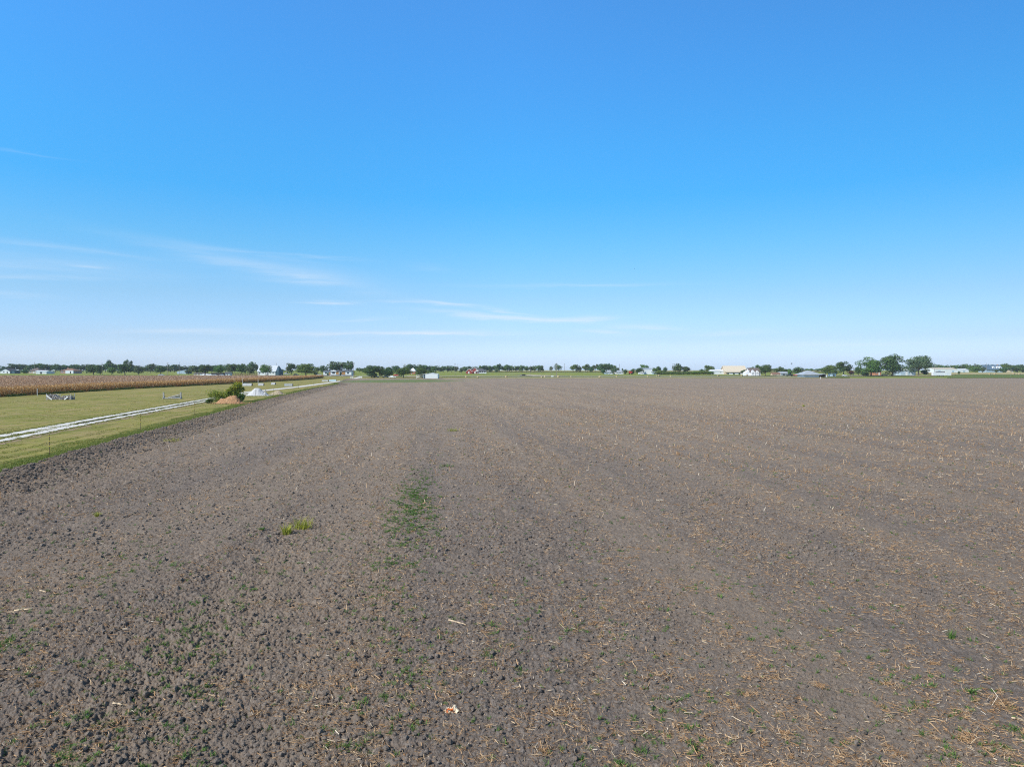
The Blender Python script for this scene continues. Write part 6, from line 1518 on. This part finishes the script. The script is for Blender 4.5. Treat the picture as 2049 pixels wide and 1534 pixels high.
# bigger knots of corn root and straw
def root_clump(label, px, py, R_, n, seed, group=None):
    global rng
    p = at(px, py); sv = rng; rng = np.random.default_rng(seed)
    x = np.array([p.x]); y = np.array([p.y])
    R_ *= .85; n = int(n * .75)
    a = rng.random(n) * 6.283; rr = R_ * rng.random(n); xx = p.x + np.cos(a) * rr; yy = p.y + np.sin(a) * rr
    P, F = straws(xx, yy, R_ * (.4 + .9 * rng.random(n)), .005 + .006 * rng.random(n), rng.random(n) ** 1.5 * .9, .012, .9)
    P = P - np.array([p.x, p.y, 0]); o = np_obj('straw_clump', P, F, MT['straw']); o.location = (p.x, p.y, 0); tag(o, label, 'straw clump', group); rng = sv
root_clump('spreading clump of dry grass stems near the right edge', 2008, 1418, .34, 70, 1)
root_clump('tangled straw clump below the dry grass stems at the lower right', 1932, 1490, .22, 80, 2)
root_clump('tangle of tan straw on the bottom edge right of centre', 1572, 1482, .20, 60, 3)
root_clump('upright corn root ball in the lower right quarter', 1774, 1372, .12, 50, 4)
root_clump('dry pale weed tuft left of the upright corn root ball', 1640, 1378, .18, 55, 5)
root_clump('fan of thin straw roots near the bottom left', 515, 1435, .15, 45, 6)
root_clump('loose twist of straw in the bottom left corner area', 74, 1380, .22, 40, 7)
root_clump('round nest of brown straw right of the crumpled wrapper', 1108, 1432, .14, 60, 8)
root_clump('straw clump at the bottom edge below the wrapper', 1085, 1515, .2, 60, 9)
root_clump('mat of straw left of the small nest near the bottom right', 1495, 1400, .14, 40, 10)
root_clump('straw root knot below the dark green bushy weed', 1868, 1335, .16, 50, 11)
root_clump('low straw knot near the bottom edge at the right', 1790, 1520, .17, 60, 12)

# ================================================================== BIRDS
def bird(label, px, py, Y, span, roll):
    root_m = MB(); z = hz(py, Y); x = gx(px, Y)
    m = root_m; m.tube((0, -span * .3, 0), (0, -span * .05, 0), .02 * span, .09 * span, 6); m.tube((0, -span * .05, 0), (0, span * .25, 0), .09 * span, .03 * span, 6); m.add([(-.06 * span, span * .25, 0), (.06 * span, span * .25, 0), (.1 * span, span * .42, 0), (-.1 * span, span * .42, 0)], [(0, 1, 2, 3)])
    for s_ in (-1, 1):
        m.add([(0, -.12 * span, .02), (s_ * .25 * span, -.16 * span, .10 * span), (s_ * .5 * span, .02 * span, .04 * span), (s_ * .25 * span, .08 * span, .09 * span), (0, .12 * span, .02)], [(0, 1, 2, 3, 4)])
    o = m.build('bird', MT['black']); o.location = (x, Y, z); o.rotation_euler = (.4, roll, 1.1); sol = o.modifiers.new('t', 'SOLIDIFY'); sol.thickness = .02 * span; tag(o, label, 'bird')
bird('dark bird banking with wings upright above the red pickup', 1584, 727.5, 240, .85, 1.2)
bird('smaller dark bird flying low above the flat topped tree', 1570.5, 732.2, 260, .5, .2)
bird('tiny dark bird high in the clear blue sky right of centre', 1269, 538, 160, .35, .3)

# ================================================================== HAZE
m = MB(); m.box(-3500, 3500, -640, 3500, -6, 60); hz_o = m.build('haze', None); tag(hz_o, kind='stuff')
hm = bpy.data.materials.new('air_haze'); hm.use_nodes = True; nt = hm.node_tree; nt.nodes.clear()
pv = N(nt, 'ShaderNodeVolumePrincipled'); pv.inputs['Color'].default_value = (.86, .91, 1.0, 1); pv.inputs['Density'].default_value = HAZE; pv.inputs['Anisotropy'].default_value = 0.0
ou = N(nt, 'ShaderNodeOutputMaterial'); nt.links.new(pv.outputs[0], ou.inputs['Volume']); hz_o.data.materials.append(hm)
